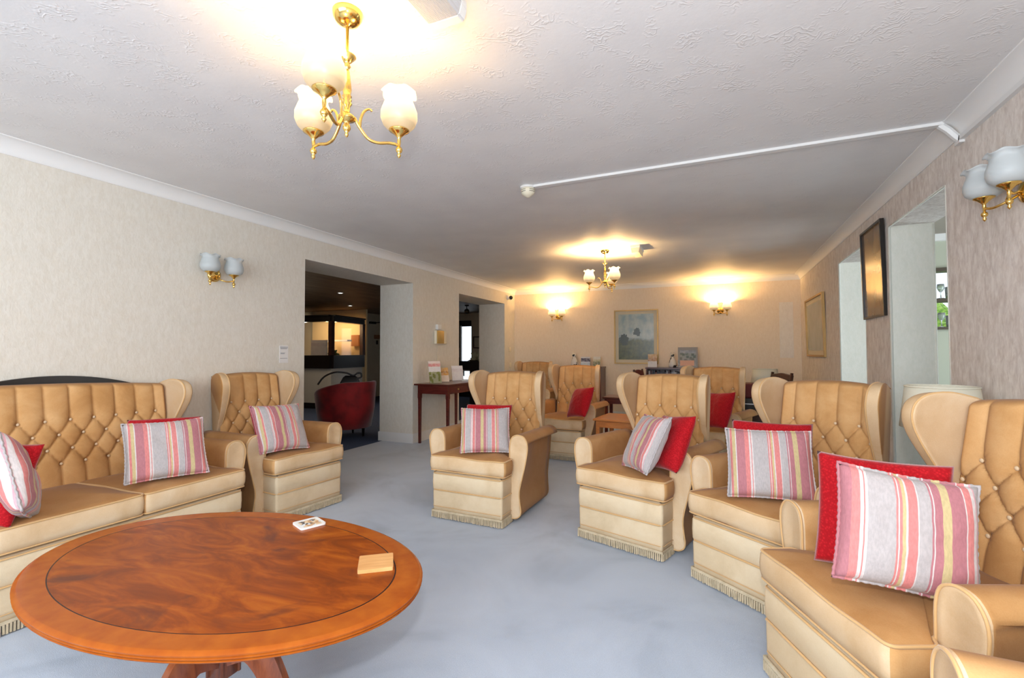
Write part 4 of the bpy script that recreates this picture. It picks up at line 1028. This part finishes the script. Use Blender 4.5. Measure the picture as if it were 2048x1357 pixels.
rnd = random.Random(11); x = -1.10; cols = [(.02, .02, .03), (.05, .05, .07), (.25, .26, .30), (.03, .03, .05), (.08, .02, .02), (.02, .03, .06), (.45, .45, .48)]
bmats = [mat('book_cover_%s' % n_, c, .45) for n_, c in zip(('black', 'charcoal', 'grey', 'ink', 'maroon', 'navy', 'silver'), cols)]
while x < -.26:
    w_ = rnd.uniform(.018, .036); h_ = rnd.uniform(.215, .255); bc = rnd.choice(bmats)
    o = obj('book', bbox_bm((0, -.11, 0), (w_, .05, h_), .002, 1), bc, None, False, (x, 8.40, .6385)); tag(o, '%s %s %s-spined book upright on the top shelf of the bookcase right of the painting' % ('thick' if w_ > .027 else 'thin', 'tall' if h_ > .235 else 'short', bc.name.split('_')[-1]), 'book', 'books on the top shelf of the bookcase'); x += w_+.002
def cat(loc, rz, lab):
    T = thing('cat_figurine', lab, 'figurine', loc, rz, 'black and white sitting cat figurines')
    m = bpy.data.materials.get('spotted_cat_glaze')
    if not m:
        m = mat('spotted_cat_glaze', (.8, .8, .8), .2); v = coord(m); base(m, ramp(m, nz(m, v, 14, 2), [(.58, (.72, .70, .66)), (.60, (.03, .03, .03))]))
    bm = bmesh.new(); lathe(bm, [(0, 0), (.055, .0), (.065, .03), (.060, .08), (.045, .13), (.030, .165), (.026, .185)], 20, sy=.85)
    for v_ in bm.verts: v_.co.y -= .18*max(0, v_.co.z-.05)*.25
    obj('body', bm, m, T)
    bm = bmesh.new(); bmesh.ops.create_uvsphere(bm, u_segments=16, v_segments=12, radius=.034)
    for v_ in bm.verts: v_.co.z *= .88
    for s in (-1, 1):
        b = [bm.verts.new(p) for p in ((s*.030, .006, .015), (s*.010, .006, .026), (s*.022, -.008, .020), (s*.026, 0, .055))]
        for f in ((0,1,3), (1,2,3), (2,0,3)): bm.faces.new([b[i] for i in f])
    hd = obj('head', bm, m, T, loc=(0, -.014, .205))
    bm = bmesh.new()
    for s in (-1, 1): bmesh.ops.create_uvsphere(bm, u_segments=8, v_segments=6, radius=.006, matrix=Matrix.Translation((s*.013, -.030, .006)))
    obj('eyes', bm, M_blackm, hd)
    bm = bmesh.new(); tube(bm, smooth_loop([(.05, .02, .012), (.085, 0, .015), (.095, -.02, .05), (.08, -.02, .085)], 4, False), [.011-.0006*i for i in range(13)], 8); obj('tail', bm, m, T)
    return T
cat((-2.42, 8.36, .936), R(-10), 'black and white cat figurine sitting on the left bookcase')
cat((-.715, 8.36, .936), R(12), 'black and white cat figurine sitting on the right bookcase beside the framed photo')
for nm, x, w_, h_, m, lab in (
    ('greeting_card', -2.22, .17, .175, leaflet_mat('blue_white_card', [(0, (.55, .66, .74)), (.4, (.70, .76, .80)), (.5, (.10, .09, .14)), (.85, (.65, .65, .68))]), 'blue and white card beside the cat on the left bookcase'),
    ('glass_photo_block', -2.01, .13, .18, leaflet_mat('floral_photo', [(0, (.25, .25, .12)), (.5, (.55, .52, .30)), (.7, (.75, .72, .62))]), 'glass photo block at the right end of the left bookcase'),
    ('photo_card', -1.045, .15, .225, leaflet_mat('brown_white_card', [(0, (.62, .62, .64)), (.45, (.42, .22, .08)), (.7, (.55, .36, .18))]), 'brown and white card in front of the landscape painting')):
    o = obj(nm, bbox_bm((-w_/2, -.008, 0), (w_/2, .008, h_)), m, None, False, (x, 8.38, .936), (R(-8), 0, 0)); tag(o, lab, nm.replace('_', ' '))
t = thing('framed_photo', 'grey framed photo with a peach label standing on the right bookcase', 'picture frame', (-.475, 8.36, .936)); t.rotation_euler = (R(-6), 0, 0)
M_fr = mat('mottled_silver_frame', (.16, .14, .12), .4, .4)
bm = bmesh.new()
for lo, hi in (((-.155, 0, 0), (.155, .02, .03)), ((-.155, 0, .29), (.155, .02, .34)), ((-.155, 0, .03), (-.125, .02, .29)), ((.125, 0, .03), (.155, .02, .29))): box(bm, lo, hi)
obj('frame', bm, M_fr, t, False); obj('photo', bbox_bm((-.125, .006, .03), (.125, .014, .29)), leaflet_mat('green_field_photo', [(0, (.10, .09, .05)), (.5, (.05, .07, .03)), (.8, (.22, .24, .26))]), t, False)
obj('peach_label', bbox_bm((-.12, .0, .03), (.10, .005, .12)), mat('peach_paper', (.78, .45, .32), .6), t, False)

# side tables, lampshades, dining chairs in the background
def side_table(name, lab, x, y, rz, w_, d, h, m, cat_='side table'):
    T = thing(name, lab, cat_, (x, y, 0), rz)
    obj('tabletop', bbox_bm((-w_/2, -d/2, h-.022), (w_/2, d/2, h), .005, 1), m, T, False)
    obj('apron', bbox_bm((-w_/2+.03, -d/2+.03, h-.09), (w_/2-.03, d/2-.03, h-.022)), m, T, False)
    for sx in (-1, 1):
        for sy in (-1, 1): obj('leg', bbox_bm((sx*(w_/2-.045)-.02, sy*(d/2-.045)-.02, 0), (sx*(w_/2-.045)+.02, sy*(d/2-.045)+.02, h-.022), .003, 1), m, T, False)
    return T
side_table('side_table', 'dark mahogany side table near the back wall behind the orange wood table', -1.18, 6.45, 0, .50, .40, .60, M_mahog)
side_table('low_table', 'orange-brown wood coffee table between the two far armchairs', -.925, 5.13, R(-6), .54, .54, .50, M_orange, 'coffee table')
side_table('lamp_table', 'small dark table hidden behind the right-hand armchairs under a lamp', 1.015, 2.97, 0, .32, .32, .55, M_mahog)
side_table('lamp_table', 'small dark table in the back right corner under a cream lampshade', .575, 7.3, 0, .36, .36, .55, M_mahog)
def table_lamp(lab, loc, r0, r1, h0, h1):
    T = thing('table_lamp', lab, 'table lamp', loc)
    bm = bmesh.new(); lathe(bm, [(.06, 0), (.06, .012), (.02, .03), (.035, .08), (.05, .13), (.035, .19), (.012, .23), (.008, h0+.05)], 20); obj('base', bm, M_brassd, T)
    bm = bmesh.new(); lathe(bm, [(r0, h0), (r1, h1)], 40, cap=False); sh = obj('lamp_shade', bm, M_lampsh, T); mo = sh.modifiers.new('thick', 'SOLIDIFY'); mo.thickness = .003
    bm = bmesh.new(); tube(bm, [(r1*math.cos(a*PI/18), r1*math.sin(a*PI/18), h1) for a in range(36)], .004, 6, True); obj('shade_trim', bm, M_lampsh, sh)
table_lamp('cream drum table lamp behind the nearest right armchair, only its shade showing', (1.0, 2.98, .55), .165, .140, .27, .475)
table_lamp('cream table lamp in the back right corner, only its shade showing', (.575, 7.3, .55), .18, .15, .22, .41)
def dining_chair(lab, x, y, rz, m_pad):
    T = thing('dining_chair', lab, 'dining chair', (x, y, 0), rz, 'dark wooden chairs at the back')
    obj('seat', bbox_bm((-.21, -.2, .43), (.21, .2, .47), .01), m_pad, T, False)
    for sx in (-1, 1):
        obj('leg', bbox_bm((sx*.19-.018, -.19, 0), (sx*.19+.018, -.155, .43)), M_oakd, T, False)
        bm = bmesh.new(); tube(bm, [(sx*.19, .18, 0), (sx*.19, .18, .45), (sx*.19, .27, .93)], .018, 8); obj('back_post', bm, M_oakd, T)
    bm = bmesh.new(); prism(bm, [(-.20, .70), (.20, .70), (.20, .90), (.0, .925), (-.20, .90)], lambda a, b: (a, .215+(b-.70)*.18, b), lambda a, b: (a, .25+(b-.70)*.18, b)); obj('backrest', bm, m_pad, T, False)
    return T
dining_chair('dark wooden chair with maroon pad showing above the second central armchair', -.88, 7.42, R(80), M_reddark)
dining_chair('dark wooden chair showing beside the far cream lampshade', .50, 6.80, R(-62), M_oakd)
t = thing('stereo_cabinet', 'dark cabinet with a silver-striped unit behind the two right armchairs', 'cabinet', (.18, 6.05, 0), R(-8))
obj('carcass', bbox_bm((-.32, -.2, 0), (.32, .2, .56)), M_oakd, t, False); obj('player', bbox_bm((-.25, -.19, .56), (.25, .15, .68)), M_blackm, t, False)
obj('silver_strip', bbox_bm((-.25, -.195, .615), (.25, -.19, .625)), mat('silver_strip', (.6, .62, .65), .3, .8), t, False); obj('red_cover', bbox_bm((-.25, -.15, .68), (.25, .15, .84), .02), M_reddark, t, False)
# arched dark headboard-like back behind the settee
bm = bmesh.new(); pts = [(y, .985+.088*max(0, 1-((y-1.52)/.55)**2)**.75 if abs(y-1.52) < .55 else .985) for y in [0.3+.05*k for k in range(43)]]
ol = [(.3, .2)]+pts+[(2.4, .2)]
ol = [(.78, .5)]+[(.78+.05*k, 1.062-.38*(.78+.05*k-1.5)**2) for k in range(0, 26)]+[(2.03, .5)]
prism(bm, ol, lambda a, b: (XL+.002, a-.0, b), lambda a, b: (XL+.035, a, b))
o = obj('arched_panel', bm, M_dark, None, False); tag(o, 'black arched wooden panel on the left wall rising behind the settee', 'panel')
